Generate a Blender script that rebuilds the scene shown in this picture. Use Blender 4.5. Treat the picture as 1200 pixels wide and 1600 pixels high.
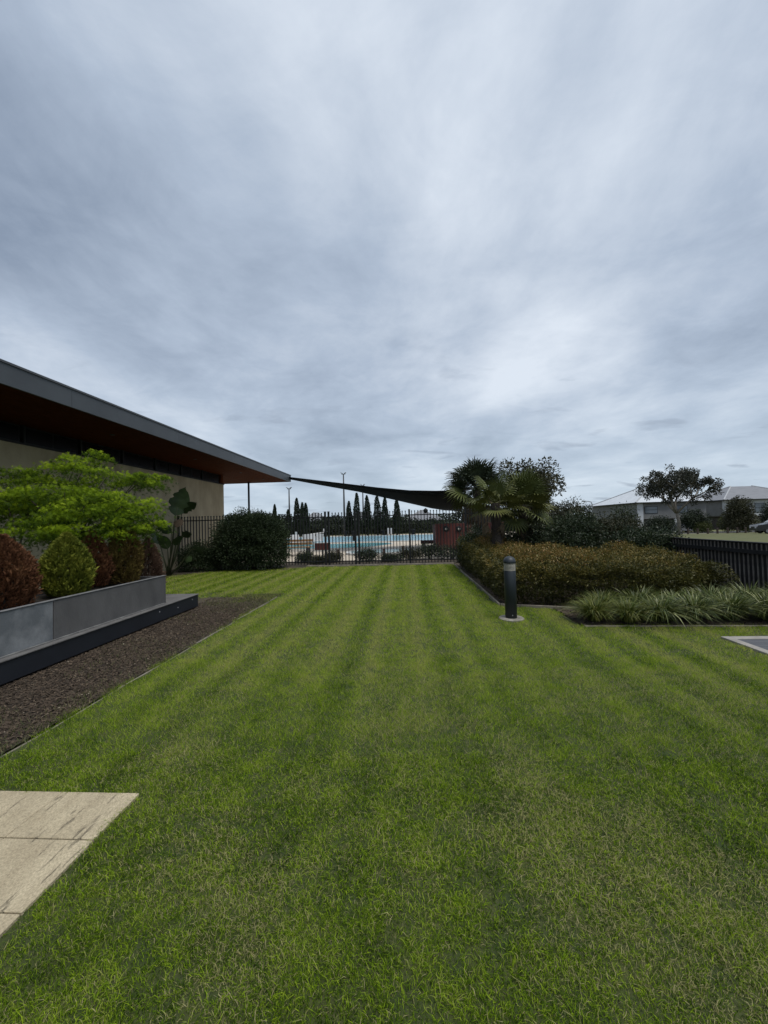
import bpy, math, random
import numpy as np
from mathutils import Vector, Matrix

S = bpy.context.scene
C = S.collection
for o in list(bpy.data.objects):
    bpy.data.objects.remove(o)
R_ = math.radians
PI = math.pi
random.seed(4)

# ------------------------------------------------------------------ camera
CAM_H = 1.55
cam_d = bpy.data.cameras.new('camera')
cam = bpy.data.objects.new('camera', cam_d)
C.objects.link(cam)
cam_d.sensor_fit = 'HORIZONTAL'
cam_d.sensor_width = 36
cam_d.lens = 18
cam_d.clip_start = 0.05
cam_d.clip_end = 3000
CAM_M = (Matrix.Rotation(R_(3.5), 3, 'Z') @ Matrix.Rotation(R_(91.55), 3, 'X') @ Matrix.Rotation(R_(-1.5), 3, 'Z'))
cam.matrix_world = Matrix.Translation((0, 0, CAM_H)) @ CAM_M.to_4x4()
S.camera = cam

# ------------------------------------------------------------------ world
SUN_EL, SUN_AZ = R_(64), R_(132)
w = bpy.data.worlds.new('World')
S.world = w
w.use_nodes = True
nt = w.node_tree
nt.nodes.clear()


def nd(tree, typ, **kw):
    n = tree.nodes.new(typ)
    for k, v in kw.items():
        if k.startswith('i_'):
            n.inputs[k[2:].replace('_', ' ')].default_value = v
        else:
            setattr(n, k, v)
    return n


def build_world():
    L = nt.links.new
    out = nd(nt, 'ShaderNodeOutputWorld')
    sky = nd(nt, 'ShaderNodeTexSky', sky_type='NISHITA', sun_disc=False)
    sky.sun_elevation = SUN_EL
    sky.sun_rotation = SUN_AZ
    bg1 = nd(nt, 'ShaderNodeBackground')
    bg1.inputs['Strength'].default_value = 0.07
    L(sky.outputs[0], bg1.inputs['Color'])
    tc = nd(nt, 'ShaderNodeTexCoord')
    sep = nd(nt, 'ShaderNodeSeparateXYZ')
    L(tc.outputs['Generated'], sep.inputs[0])

    def mth(op, a, b=None, c=None, clamp=False):
        n = nd(nt, 'ShaderNodeMath', operation=op, use_clamp=clamp)
        for i, v in enumerate((a, b, c)):
            if v is None:
                continue
            if isinstance(v, (int, float)):
                n.inputs[i].default_value = v
            else:
                L(v, n.inputs[i])
        return n.outputs[0]
    zz = mth('MAXIMUM', sep.outputs['Z'], 0.0)
    den = mth('ADD', zz, 0.16)
    u = mth('DIVIDE', sep.outputs['X'], den)
    v = mth('DIVIDE', sep.outputs['Y'], den)
    comb = nd(nt, 'ShaderNodeCombineXYZ')
    L(u, comb.inputs[0])
    L(v, comb.inputs[1])

    def noise(scale, detail, rough, loc, sc=(1, 1, 1), dist=0.0, rot=0.0):
        mp = nd(nt, 'ShaderNodeMapping')
        mp.inputs['Location'].default_value = loc
        mp.inputs['Scale'].default_value = sc
        mp.inputs['Rotation'].default_value = (0, 0, rot)
        L(comb.outputs[0], mp.inputs[0])
        n = nd(nt, 'ShaderNodeTexNoise')
        n.inputs['Scale'].default_value = scale
        n.inputs['Detail'].default_value = detail
        n.inputs['Roughness'].default_value = rough
        n.inputs['Distortion'].default_value = dist
        L(mp.outputs[0], n.inputs['Vector'])
        return n.outputs[0]
    big = noise(0.62, 3, 0.5, (15.26566, 23.67592, 0), (1.15, 0.6, 1), 0.2, 0.25)
    mid = noise(1.5, 8, 0.6, (32.15269, 0.65397, 0), (1.0, 0.75, 1), 0.25, 0.5)
    fine = noise(3.4, 6, 0.62, (1.3, 9.9, 0), (0.8, 1.0, 1), 0.5, 0.0)
    s = mth('MULTIPLY', big, 0.60)
    s = mth('MULTIPLY_ADD', mid, 0.32, s)
    s = mth('MULTIPLY_ADD', fine, 0.13, s)
    ramp = nd(nt, 'ShaderNodeValToRGB')
    L(s, ramp.inputs[0])
    e = ramp.color_ramp.elements
    e[0].position = 0.41
    e[0].color = (0.225, 0.28, 0.37, 1)
    e[1].position = 0.665
    e[1].color = (0.66, 0.72, 0.80, 1)
    m_ = ramp.color_ramp.elements.new(0.52)
    m_.color = (0.385, 0.455, 0.560, 1)
    # low over the land the cloud sheet thins to a paler band
    hz = mth('SUBTRACT', 1.0, mth('DIVIDE', zz, 0.40), clamp=True)
    hz = mth('MULTIPLY', mth('POWER', hz, 1.6), 0.62)
    mixh = nd(nt, 'ShaderNodeMixRGB')
    mixh.inputs[2].default_value = (0.545, 0.65, 0.74, 1)
    L(hz, mixh.inputs[0])
    L(ramp.outputs[0], mixh.inputs[1])
    # small torn dark clouds, low down
    rag = noise(3.4, 6, 0.5, (2.1, 3.3, 0), (0.6, 1.0, 1), 0.3, 0.0)
    rg = nd(nt, 'ShaderNodeMapRange')
    rg.inputs['From Min'].default_value = 0.60
    rg.inputs['From Max'].default_value = 0.70
    L(rag, rg.inputs[0])
    lowm = mth('SUBTRACT', 1.0, mth('DIVIDE', zz, 0.46), clamp=True)
    rgf = mth('MULTIPLY', mth('MULTIPLY', rg.outputs[0], mth('POWER', lowm, 0.5)), 0.70)
    mixr = nd(nt, 'ShaderNodeMixRGB')
    mixr.inputs[2].default_value = (0.27, 0.32, 0.40, 1)
    L(rgf, mixr.inputs[0])
    L(mixh.outputs[0], mixr.inputs[1])
    bg2 = nd(nt, 'ShaderNodeBackground')
    bg2.inputs['Strength'].default_value = 0.69
    L(mixr.outputs[0], bg2.inputs['Color'])
    mx = nd(nt, 'ShaderNodeMixShader')
    mx.inputs[0].default_value = 0.94
    L(bg1.outputs[0], mx.inputs[1])
    L(bg2.outputs[0], mx.inputs[2])
    L(mx.outputs[0], out.inputs['Surface'])


build_world()

# ------------------------------------------------------------------ sun behind cloud
sd = bpy.data.lights.new('sun', 'SUN')
sd.energy = 1.5
sd.angle = R_(28)
sd.color = (1.0, 0.96, 0.9)
sun = bpy.data.objects.new('sun', sd)
C.objects.link(sun)
sdir = Vector((math.sin(SUN_AZ) * math.cos(SUN_EL), math.cos(SUN_AZ) * math.cos(SUN_EL), math.sin(SUN_EL)))
sun.rotation_euler = (-sdir).to_track_quat('-Z', 'Y').to_euler()
sun.location = (0, 0, 30)

S.view_settings.view_transform = 'Standard'
S.view_settings.look = 'None'
S.view_settings.gamma = 1
S.view_settings.exposure = 0.76
S.view_settings.use_curve_mapping = False
S.render.engine = 'CYCLES'
S.cycles.max_bounces = 6
S.cycles.diffuse_bounces = 3
S.cycles.transparent_max_bounces = 6


# ------------------------------------------------------------------ survey helper: a sight line met with a plane Y = const
def at(px, py, Y):
    d = CAM_M @ Vector(((px - 600) / 600, (800 - py) / 600, -1))
    t = Y / d.y
    return Vector((0, 0, CAM_H)) + d * t


def smooth(a, b, x):
    t = np.clip((x - a) / (b - a), 0, 1)
    return t * t * (3 - 2 * t)


def terrain(x, y):
    """garden and pool are level, the street side falls away gently"""
    return -1.45 * smooth(14, 72, y) * smooth(7, 20, x)


# ------------------------------------------------------------------ materials
def new_mat(name):
    m = bpy.data.materials.new(name)
    m.use_nodes = True
    m.node_tree.nodes.clear()
    return m, m.node_tree


def mat(name, c1, c2=None, scale=5.0, rough=0.7, bump=0.0, bscale=None, metal=0.0, stretch=(1, 1, 1), detail=6, lo=0.35, hi=0.65, world=False, spec=0.5):
    m, t = new_mat(name)
    L = t.links.new
    out = nd(t, 'ShaderNodeOutputMaterial')
    p = nd(t, 'ShaderNodeBsdfPrincipled')
    p.inputs['Roughness'].default_value = rough
    p.inputs['Metallic'].default_value = metal
    p.inputs['Specular IOR Level'].default_value = spec
    L(p.outputs[0], out.inputs['Surface'])
    if world:
        g = nd(t, 'ShaderNodeNewGeometry')
        vec = g.outputs['Position']
    else:
        g = nd(t, 'ShaderNodeTexCoord')
        vec = g.outputs['Object']
    mp = nd(t, 'ShaderNodeMapping')
    mp.inputs['Scale'].default_value = stretch
    L(vec, mp.inputs[0])
    n = nd(t, 'ShaderNodeTexNoise')
    n.inputs['Scale'].default_value = scale
    n.inputs['Detail'].default_value = detail
    n.inputs['Roughness'].default_value = 0.62
    L(mp.outputs[0], n.inputs['Vector'])
    if c2 is None:
        c2 = tuple(x * 0.8 for x in c1)
    r = nd(t, 'ShaderNodeValToRGB')
    r.color_ramp.elements[0].position = lo
    r.color_ramp.elements[1].position = hi
    r.color_ramp.elements[0].color = (*c1, 1)
    r.color_ramp.elements[1].color = (*c2, 1)
    L(n.outputs[0], r.inputs[0])
    L(r.outputs[0], p.inputs['Base Color'])
    if bump:
        n2 = nd(t, 'ShaderNodeTexNoise')
        n2.inputs['Scale'].default_value = bscale or scale * 6
        n2.inputs['Detail'].default_value = 5
        L(mp.outputs[0], n2.inputs['Vector'])
        b = nd(t, 'ShaderNodeBump')
        b.inputs['Strength'].default_value = bump
        b.inputs['Distance'].default_value = 0.02
        L(n2.outputs[0], b.inputs['Height'])
        L(b.outputs[0], p.inputs['Normal'])
    return m


def leaf_mat(name, cols, rough=0.5, transl=0.25, spec=0.35):
    """colour picked per leaf from its 'tint' value"""
    m, t = new_mat(name)
    L = t.links.new
    out = nd(t, 'ShaderNodeOutputMaterial')
    a = nd(t, 'ShaderNodeAttribute', attribute_name='tint')
    r = nd(t, 'ShaderNodeValToRGB')
    el = r.color_ramp.elements
    n = len(cols)
    el[0].position, el[0].color = 0, (*cols[0], 1)
    el[1].position, el[1].color = 1, (*cols[-1], 1)
    for i in range(1, n - 1):
        x = el.new(i / (n - 1))
        x.color = (*cols[i], 1)
    L(a.outputs['Fac'], r.inputs[0])
    p = nd(t, 'ShaderNodeBsdfPrincipled')
    p.inputs['Roughness'].default_value = rough
    p.inputs['Specular IOR Level'].default_value = spec
    L(r.outputs[0], p.inputs['Base Color'])
    tr = nd(t, 'ShaderNodeBsdfTranslucent')
    L(r.outputs[0], tr.inputs['Color'])
    mx = nd(t, 'ShaderNodeMixShader')
    mx.inputs[0].default_value = transl
    L(p.outputs[0], mx.inputs[1])
    L(tr.outputs[0], mx.inputs[2])
    L(mx.outputs[0], out.inputs['Surface'])
    return m


# ------------------------------------------------------------------ mesh helpers
class MB:
    def __init__(s):
        s.v = []
        s.f = []

    def add(s, vs, fs):
        b = len(s.v)
        s.v += [tuple(x) for x in vs]
        s.f += [tuple(b + i for i in f) for f in fs]
        return s

    def box(s, x0, x1, y0, y1, z0, z1, bev=0.0):
        if bev:
            b = bev
            vs, fs = [], []
            for (zz, ins) in ((z0, b), (z0 + b, 0), (z1 - b, 0), (z1, b)):
                X0, X1, Y0, Y1 = x0 + ins, x1 - ins, y0 + ins, y1 - ins
                c = b if ins == 0 else b * 0.3
                vs += [(X0 + c, Y0, zz), (X1 - c, Y0, zz), (X1, Y0 + c, zz), (X1, Y1 - c, zz), (X1 - c, Y1, zz), (X0 + c, Y1, zz), (X0, Y1 - c, zz), (X0, Y0 + c, zz)]
            for k in range(3):
                for i in range(8):
                    j = (i + 1) % 8
                    fs.append((k * 8 + i, k * 8 + j, k * 8 + 8 + j, k * 8 + 8 + i))
            fs.append(tuple(range(7, -1, -1)))
            fs.append(tuple(range(24, 32)))
            return s.add(vs, fs)
        vs = [(x0, y0, z0), (x1, y0, z0), (x1, y1, z0), (x0, y1, z0), (x0, y0, z1), (x1, y0, z1), (x1, y1, z1), (x0, y1, z1)]
        return s.add(vs, [(3, 2, 1, 0), (4, 5, 6, 7), (0, 1, 5, 4), (1, 2, 6, 5), (2, 3, 7, 6), (3, 0, 4, 7)])

    def tube(s, pts, rad, n=7, cap=True):
        pts = [Vector(p) for p in pts]
        if not hasattr(rad, '__len__'):
            rad = [rad] * len(pts)
        b = len(s.v)
        prev = None
        for i, p in enumerate(pts):
            d = (pts[min(i + 1, len(pts) - 1)] - pts[max(i - 1, 0)]).normalized()
            up = prev if prev is not None else (Vector((1, 0, 0)) if abs(d.x) < 0.8 else Vector((0, 1, 0)))
            a = (up - d * up.dot(d)).normalized()
            prev = a
            c = d.cross(a)
            for k in range(n):
                t = 2 * PI * k / n
                s.v.append(tuple(p + (a * math.cos(t) + c * math.sin(t)) * rad[i]))
        for i in range(len(pts) - 1):
            for k in range(n):
                k2 = (k + 1) % n
                s.f.append((b + i * n + k, b + i * n + k2, b + (i + 1) * n + k2, b + (i + 1) * n + k))
        if cap:
            s.f.append(tuple(b + k for k in range(n - 1, -1, -1)))
            s.f.append(tuple(b + (len(pts) - 1) * n + k for k in range(n)))
        return s

    def lathe(s, prof, n=20, c=(0, 0, 0)):
        b = len(s.v)
        for r, z in prof:
            for k in range(n):
                t = 2 * PI * k / n
                s.v.append((c[0] + r * math.cos(t), c[1] + r * math.sin(t), c[2] + z))
        for i in range(len(prof) - 1):
            for k in range(n):
                k2 = (k + 1) % n
                s.f.append((b + i * n + k, b + i * n + k2, b + (i + 1) * n + k2, b + (i + 1) * n + k))
        s.f.append(tuple(b + k for k in range(n - 1, -1, -1)))
        s.f.append(tuple(b + (len(prof) - 1) * n + k for k in range(n)))
        return s

    def prism(s, poly, z0, z1):
        n = len(poly)
        vs = [(x, y, z0) for x, y in poly] + [(x, y, z1) for x, y in poly]
        fs = [tuple(range(n - 1, -1, -1)), tuple(range(n, 2 * n))]
        fs += [(i, (i + 1) % n, n + (i + 1) % n, n + i) for i in range(n)]
        return s.add(vs, fs)

    def mesh(s, name, m, sm=False):
        me = bpy.data.meshes.new(name)
        me.from_pydata(s.v, [], s.f)
        me.materials.append(m)
        if sm:
            me.polygons.foreach_set('use_smooth', [True] * len(me.polygons))
        me.update()
        return me

    def build(s, name, m, parent=None, sm=False, loc=None):
        return obj(name, s.mesh(name, m, sm), parent, loc)


def obj(name, me, parent=None, loc=None, rot=None):
    o = bpy.data.objects.new(name, me)
    C.objects.link(o)
    if parent is not None:
        o.parent = parent
    if loc is not None:
        o.location = loc
    if rot is not None:
        o.rotation_euler = rot
    return o


def thing(name, label, cat, loc=(0, 0, 0), rz=0.0, group=None):
    o = bpy.data.objects.new(name, None)
    o.empty_display_size = 0.2
    C.objects.link(o)
    o.location = loc
    o.rotation_euler = (0, 0, rz)
    return tag(o, label, cat, group)


def tag(o, label, cat, group=None, kind=None):
    o['label'] = label
    o['category'] = cat
    if group:
        o['group'] = group
    if kind:
        o['kind'] = kind
    return o


def struct(o, label=None):
    o['kind'] = 'structure'
    if label:
        o['label'] = label
    return o


def np_mesh(name, V, F, m, tint=None, sm=False):
    """V (n,3), F (k,3|4) int"""
    me = bpy.data.meshes.new(name)
    V = np.ascontiguousarray(V, dtype=np.float32)
    F = np.ascontiguousarray(F, dtype=np.int32)
    k, c = F.shape
    me.vertices.add(len(V))
    me.vertices.foreach_set('co', V.ravel())
    me.loops.add(k * c)
    me.loops.foreach_set('vertex_index', F.ravel())
    me.polygons.add(k)
    me.polygons.foreach_set('loop_start', np.arange(0, k * c, c, dtype=np.int32))
    try:
        me.polygons.foreach_set('loop_total', np.full(k, c, dtype=np.int32))
    except Exception:
        pass
    if sm:
        me.polygons.foreach_set('use_smooth', np.ones(k, dtype=bool))
    if tint is not None:
        a = me.attributes.new('tint', 'FLOAT', 'POINT')
        a.data.foreach_set('value', np.ascontiguousarray(np.clip(tint, 0, 1), dtype=np.float32))
    me.materials.append(m)
    me.update(calc_edges=True)
    return me


def unit(a):
    return a / np.maximum(np.linalg.norm(a, axis=-1, keepdims=True), 1e-9)


def rdirs(rng, n):
    return unit(rng.normal(size=(n, 3)))


def vnoise(x, y, seed=0, cell=1.0):
    """smooth value noise in 0..1"""
    r = np.random.default_rng(seed)
    T = r.random((64, 64))
    x = x / cell + 100
    y = y / cell + 100
    xi, yi = np.floor(x).astype(int), np.floor(y).astype(int)
    fx, fy = x - xi, y - yi
    fx, fy = fx * fx * (3 - 2 * fx), fy * fy * (3 - 2 * fy)
    a = T[xi % 64, yi % 64]
    b = T[(xi + 1) % 64, yi % 64]
    c = T[xi % 64, (yi + 1) % 64]
    d = T[(xi + 1) % 64, (yi + 1) % 64]
    return (a * (1 - fx) + b * fx) * (1 - fy) + (c * (1 - fx) + d * fx) * fy


def leaf_geo(P, U, size, aspect, rng, fold=0.25, droop=0.0):
    """diamond leaves: base P, axis U, folded along the midrib; 4 verts, 2 tris"""
    n = len(P)
    size = np.broadcast_to(size, (n,))[:, None]
    side = unit(np.cross(U, rdirs(rng, n)))
    nor = np.cross(U, side)
    base = P
    tip = P + U * size
    tip[:, 2] -= droop * size[:, 0]
    mid = P + U * size * 0.45
    wv = side * size * aspect * 0.5
    lv = mid + wv + nor * size * fold * 0.25
    rv = mid - wv + nor * size * fold * 0.25
    V = np.stack([base, rv, tip, lv], axis=1).reshape(-1, 3)
    i = np.arange(n, dtype=np.int32)[:, None] * 4
    F = np.concatenate([i + [0, 1, 2], i + [0, 2, 3]], axis=1).reshape(-1, 3)
    return V, F


def star_geo(P, U, size, rng, lobes=5, spread=1.15, width=0.2):
    """palmate leaves: narrow lobes fanned about U"""
    n = len(P)
    size = np.broadcast_to(size, (n,))[:, None]
    side = unit(np.cross(U, rdirs(rng, n)))
    Vs = []
    for k in range(lobes):
        a = (k / (lobes - 1) - 0.5) * 2 * spread
        d = U * math.cos(a) + side * math.sin(a)
        q = side * math.cos(a) - U * math.sin(a)
        ln = size * (1 - 0.35 * abs(a) / spread)
        Vs += [P + q * ln * 0.02, P + d * ln * 0.5 + q * ln * width, P + d * ln, P + d * ln * 0.5 - q * ln * width]
    V = np.stack(Vs, axis=1).reshape(-1, 3)
    i = np.arange(n * lobes, dtype=np.int32)[:, None] * 4
    F = i + np.array([[0, 3, 2, 1]])
    return V, F


def clumps(rng, n, K, rad, clump_r, zlo=-0.8, flat=1.0):
    """leaf points in K clumps set over an ellipsoid (centre 0); returns points, outward axes, clump id, clump centres"""
    rad = np.array(rad)
    ii = np.arange(K) + 0.5
    zc = 1 - (1 - zlo) * ii / K
    aa = ii * 2.399963 + rng.random() * 6
    rc = np.sqrt(np.maximum(1 - zc * zc, 0))
    d = unit(np.stack([rc * np.cos(aa), rc * np.sin(aa), zc], -1) + 0.10 * rng.normal(size=(K, 3)))
    depth = 1 - 0.30 * rng.random((K, 1)) ** 1.5
    # below the middle the sides drop nearly straight to the ground
    hs = np.where(d[:, 2:3] < 0, 1 / np.maximum(np.sqrt(1 - d[:, 2:3] ** 2), 0.45) ** 0.75, 1.0)
    ctr = d * np.concatenate([hs, hs, np.ones_like(hs)], 1) * rad * depth
    cid = rng.integers(0, K, n)
    cr = clump_r * (0.65 + 0.7 * rng.random((K, 1)))
    g = rdirs(rng, n) * (rng.random((n, 1)) ** 0.45)
    g[:, 2] *= flat
    P = ctr[cid] + g * cr[cid]
    inner = rng.random(n) < 0.22
    P[inner] = rdirs(rng, int(inner.sum())) * rad * (0.85 * rng.random((int(inner.sum()), 1)) ** 0.5)
    U = unit(unit(g) * 0.8 + unit(P / rad) * 0.6 + rdirs(rng, n) * 0.65)
    return P, U, cid, ctr


def bush(name, label, cat, loc, rad, n, K, cr, leaf, aspect, m, seed, stem_m, group=None, zlo=-0.75, tfun=None, droop=0.1, stems=5):
    """rounded shrub: foliage plus bare stems; loc is at ground, rad the half sizes"""
    rng = np.random.default_rng(seed)
    t = thing(name, label, cat, loc, 0, group)
    P, U, cid, ctr = clumps(rng, n, K, rad, cr, zlo)
    P[:, 2] += rad[2] * 0.98
    k = P[:, 2] > 0.02
    P, U, cid = P[k], U[k], cid[k]
    tc = rng.random(len(ctr))
    tint = 0.45 * tc[cid] + 0.55 * rng.random(len(P))
    if tfun is not None:
        tint = tfun(P, tint, rng)
    deep = np.linalg.norm((P - [0, 0, rad[2] * 0.98]) / np.array(rad), axis=1) < 0.7
    V, F = leaf_geo(P, U, leaf * (0.7 + 0.6 * rng.random(len(P))) * np.where(deep, 1.7, 1.0), aspect, rng, droop=droop)
    obj('foliage', np_mesh('foliage', V, F, m, np.repeat(tint, 4)), t)
    for i in range(stems):
        a = 2 * PI * i / stems + rng.random()
        q = ctr[rng.integers(0, len(ctr))] * 0.6 + [0, 0, rad[2]]
        mb = MB().tube([(0.06 * math.cos(a), 0.06 * math.sin(a), -0.03), (q[0] * 0.45, q[1] * 0.45, q[2] * 0.5), tuple(q)], [0.022, 0.015, 0.006], 5)
        mb.build('stem', stem_m, t)
    return t


# palette ----------------------------------------------------------
bark = mat('bark', (0.055, 0.045, 0.036), (0.11, 0.095, 0.08), 14, 0.9, 0.6)
bark_dark = mat('bark_dark', (0.022, 0.017, 0.013), (0.045, 0.036, 0.028), 14, 0.9, 0.6)
bark_pale = mat('bark_pale', (0.20, 0.18, 0.15), (0.10, 0.085, 0.07), 6, 0.9, 0.5)
black_metal = mat('black_metal', (0.012, 0.013, 0.014), (0.02, 0.021, 0.022), 8, 0.5, spec=0.2)
concrete = mat('concrete', (0.34, 0.32, 0.28), (0.24, 0.225, 0.2), 5, 0.9, 0.3, 60)

# ================================================================== the setting
# ---- ground: one sheet out to the horizon
def build_ground():
    def axis(lo, hi, fine0, fine1, step):
        a = [lo, lo * 0.6, lo * 0.35]
        a = [x for x in a if x < fine0]
        x = fine0
        while x < fine1:
            a.append(x)
            x += step
        a += [fine1, fine1 * 1.3, fine1 * 2, hi]
        return np.array(sorted(set(a)))
    xs = axis(-900, 900, -60, 120, 4.0)
    ys = axis(-300, 1500, -30, 140, 4.0)
    X, Y = np.meshgrid(xs, ys)
    Z = terrain(X, Y) - 0.02
    V = np.stack([X, Y, Z], -1).reshape(-1, 3)
    nx, ny = len(xs), len(ys)
    F = [(j * nx + i, j * nx + i + 1, (j + 1) * nx + i + 1, (j + 1) * nx + i) for j in range(ny - 1) for i in range(nx - 1)]
    m = mat('rough_grass', (0.085, 0.105, 0.036), (0.15, 0.145, 0.06), 0.35, 0.95, 0.4, 25, world=True)
    struct(obj('ground', np_mesh('ground', V, np.array(F), m)), 'rough grassed ground running out to the street')


build_ground()

# ---- lawn: turf sheet, then the blades
LX0, LX1, LY1 = -2.85, 1.57, 13.7


def right_edge(x):
    return np.where(x < 2.4, 7.02 - 0.30 * (x - 1.6), 5.62)


def bed_edge_left(x):
    """front edge of the bed under the left wall and the clipped bush"""
    return np.where(x < -4.3, np.where(x < -6.6, 12.95 + (x + 6.6) * 1.25, 12.95), 12.95 + (x + 4.3) * 1.2)


def lawn_mask(x, y):
    a = (x > LX0) & (x < LX1) & (y > 0.2) & (y < LY1) & ~((x < -1.6) & (y < 2.185))
    a &= ~((x < LX0 + 2) & (y > bed_edge_left(x)) & (x < -3.7))
    b = (x >= LX1) & (x < 6.1) & (y > 0.2) & (y < right_edge(x)) & ~((x > 3.83) & (y < 5.08))
    c = (x <= LX0) & (x > -8.3) & (y > 8.2 + 0.12 * np.sin(x * 2.3)) & (y < np.minimum(bed_edge_left(x), LY1))
    return a | b | c


def build_lawn():
    turf = mat('turf', (0.028, 0.045, 0.008), (0.060, 0.070, 0.016), 9, 0.95, 0.7, 90, world=True)
    z = 0.0
    mb = MB()
    mb.add([(-9, 8.2, z), (LX0, 8.2, z), (LX0, 14.0, z), (-9, 14.0, z)], [(0, 1, 2, 3)])
    mb.add([(LX0, -2, z), (LX1, -2, z), (LX1, 14.0, z), (LX0, 14.0, z)], [(0, 1, 2, 3)])
    mb.add([(LX1, -2, z), (6.2, -2, z), (6.2, 5.62, z), (2.4, 5.62, z), (2.4, 6.78, z), (LX1, 7.03, z)], [(0, 1, 2, 3, 4, 5)])
    mb.add([(-9, -2, z), (LX0, -2, z), (LX0, 2.2, z), (-9, 2.2, z)], [(0, 1, 2, 3)])
    struct(mb.build('turf', turf))
    rng = np.random.default_rng(11)
    Vs, Fs, Ts, off = [], [], [], 0
    # (y0, y1, density, blade length, width, segments)
    bands = [(0.7, 1.6, 48000, 0.027, 0.0020, 2), (1.6, 2.6, 32000, 0.029, 0.0024, 2), (2.6, 4.4, 21000, 0.032, 0.0033, 1), (4.4, 7.5, 8800, 0.036, 0.0050, 1), (7.5, 10.5, 3900, 0.042, 0.0085, 1), (10.5, 13.8, 2500, 0.046, 0.0115, 1)]
    for y0, y1, den, ln, wd, seg in bands:
        # only the width the place shows, a step to either side included
        xl, xr = max(-8.4, -1.25 * y1 - 0.7), min(6.2, 1.0 * y1 + 0.7)
        n = int(den * (xr - xl) * (y1 - y0))
        x = xl + (xr - xl) * rng.random(n)
        y = y0 + (y1 - y0) * rng.random(n)
        jx = x + 0.20 * (vnoise(x, y, 41, 0.22) - 0.5) + rng.normal(0, 0.025, n)
        jy = y + 0.22 * (vnoise(x, y, 42, 0.22) - 0.5) + rng.normal(0, 0.03, n) + np.where((x < LX0) & (y > 7), 1.1 * (vnoise(x, y, 43, 0.35) - 0.5) + rng.normal(0, 0.28, n) - 0.1, 0)
        hard = ((x < -1.605 - 0.02 * rng.random(n)) & (y < 2.175)) | ((x > 3.85) & (y < 5.07)) | (((x - 1.56) ** 2 + (y - 6.1) ** 2) < (0.175 + 0.02 * rng.random(n)) ** 2)
        k = lawn_mask(jx, jy) & ~hard & (x > -1.25 * y - 0.6) & (x < 1.0 * y + 0.6) & (rng.random(n) < 0.45 + 0.55 * smooth(0.25, 0.60, vnoise(x, y, 36, 0.040) * 0.55 + vnoise(x, y, 37, 0.14) * 0.45))
        x, y = x[k], y[k]
        n = len(x)
        patch = vnoise(x, y, 1, 0.9) * 0.6 + vnoise(x, y, 2, 0.33) * 0.4
        tuft = vnoise(x, y, 3, 0.10)
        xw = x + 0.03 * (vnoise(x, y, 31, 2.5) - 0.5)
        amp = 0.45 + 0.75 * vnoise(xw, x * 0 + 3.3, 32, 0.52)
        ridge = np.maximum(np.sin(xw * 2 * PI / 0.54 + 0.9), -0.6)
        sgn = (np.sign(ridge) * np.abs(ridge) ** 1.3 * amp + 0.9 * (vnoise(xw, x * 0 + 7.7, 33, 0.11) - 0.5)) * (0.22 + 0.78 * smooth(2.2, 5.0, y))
        sgn = np.clip(sgn, -1.1, 1.1)  # stripes: leans the blades and also paints their light and dark into tint
        # mower passes lay the blades towards or away from the house end
        lean = np.stack([rng.normal(0, 0.7, n), rng.normal(0, 0.5, n) + 0.36 * sgn, np.full(n, 0.75) + 0.25 * rng.random(n)], -1)
        d = unit(lean)
        L = ln * (0.45 + 0.9 * rng.random(n)) * (0.75 + 0.6 * tuft)
        az = rng.random(n) * PI
        side = np.stack([np.cos(az), np.sin(az), 0.15 * rng.normal(size=n)], -1)
        W = (wd * (0.6 + 0.8 * rng.random(n)))[:, None]
        B = np.stack([x, y, np.full(n, -0.002)], -1)
        tip = B + d * L[:, None]
        tip[:, :2] += rng.normal(0, 0.35, (n, 2)) * L[:, None]
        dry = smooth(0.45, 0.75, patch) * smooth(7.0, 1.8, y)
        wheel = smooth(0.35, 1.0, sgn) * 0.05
        base_t = 0.05 + 0.07 * smooth(2.2, 5.0, y) + 0.62 * rng.random(n) ** 1.35 + 0.22 * (tuft - 0.5) + 0.33 * sgn + 0.20 * (vnoise(x, y, 35, 0.16) - 0.5) + 0.28 * smooth(1.8, 5.5, y)  # y terms paint brighter light farther out into the blade colour
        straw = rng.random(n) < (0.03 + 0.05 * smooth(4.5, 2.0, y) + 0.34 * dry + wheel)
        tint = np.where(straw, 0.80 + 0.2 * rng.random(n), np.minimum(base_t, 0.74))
        if seg == 2:
            mid = B + d * L[:, None] * 0.5
            mid[:, 2] += 0.12 * L
            tip[:, 2] = np.maximum(tip[:, 2] - 0.22 * L, 0.004)
            V = np.stack([B - side * W * 0.5, B + side * W * 0.5, mid + side * W * 0.42, mid - side * W * 0.42, tip], 1).reshape(-1, 3)
            i = np.arange(n, dtype=np.int32)[:, None] * 5
            F = np.concatenate([i + [0, 1, 2], i + [0, 2, 3], i + [3, 2, 4]], 1).reshape(-1, 3)
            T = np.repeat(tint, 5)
        else:
            V = np.stack([B - side * W * 0.5, B + side * W * 0.5, tip], 1).reshape(-1, 3)
            i = np.arange(n, dtype=np.int32)[:, None] * 3
            F = i + np.array([[0, 1, 2]])
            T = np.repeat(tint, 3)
        Vs.append(V)
        Fs.append(F + off)
        Ts.append(T)
        off += len(V)
    m = leaf_mat('grass_blade', [(0.024, 0.052, 0.006), (0.085, 0.155, 0.011), (0.19, 0.305, 0.014), (0.34, 0.47, 0.026), (0.34, 0.33, 0.12), (0.46, 0.42, 0.22)], 0.7, 0.4, 0.05)
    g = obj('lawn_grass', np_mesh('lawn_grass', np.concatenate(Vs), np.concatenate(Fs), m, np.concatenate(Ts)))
    tag(g, 'mown striped green lawn grass covering the middle of the garden', 'grass', kind='stuff')


build_lawn()


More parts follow.
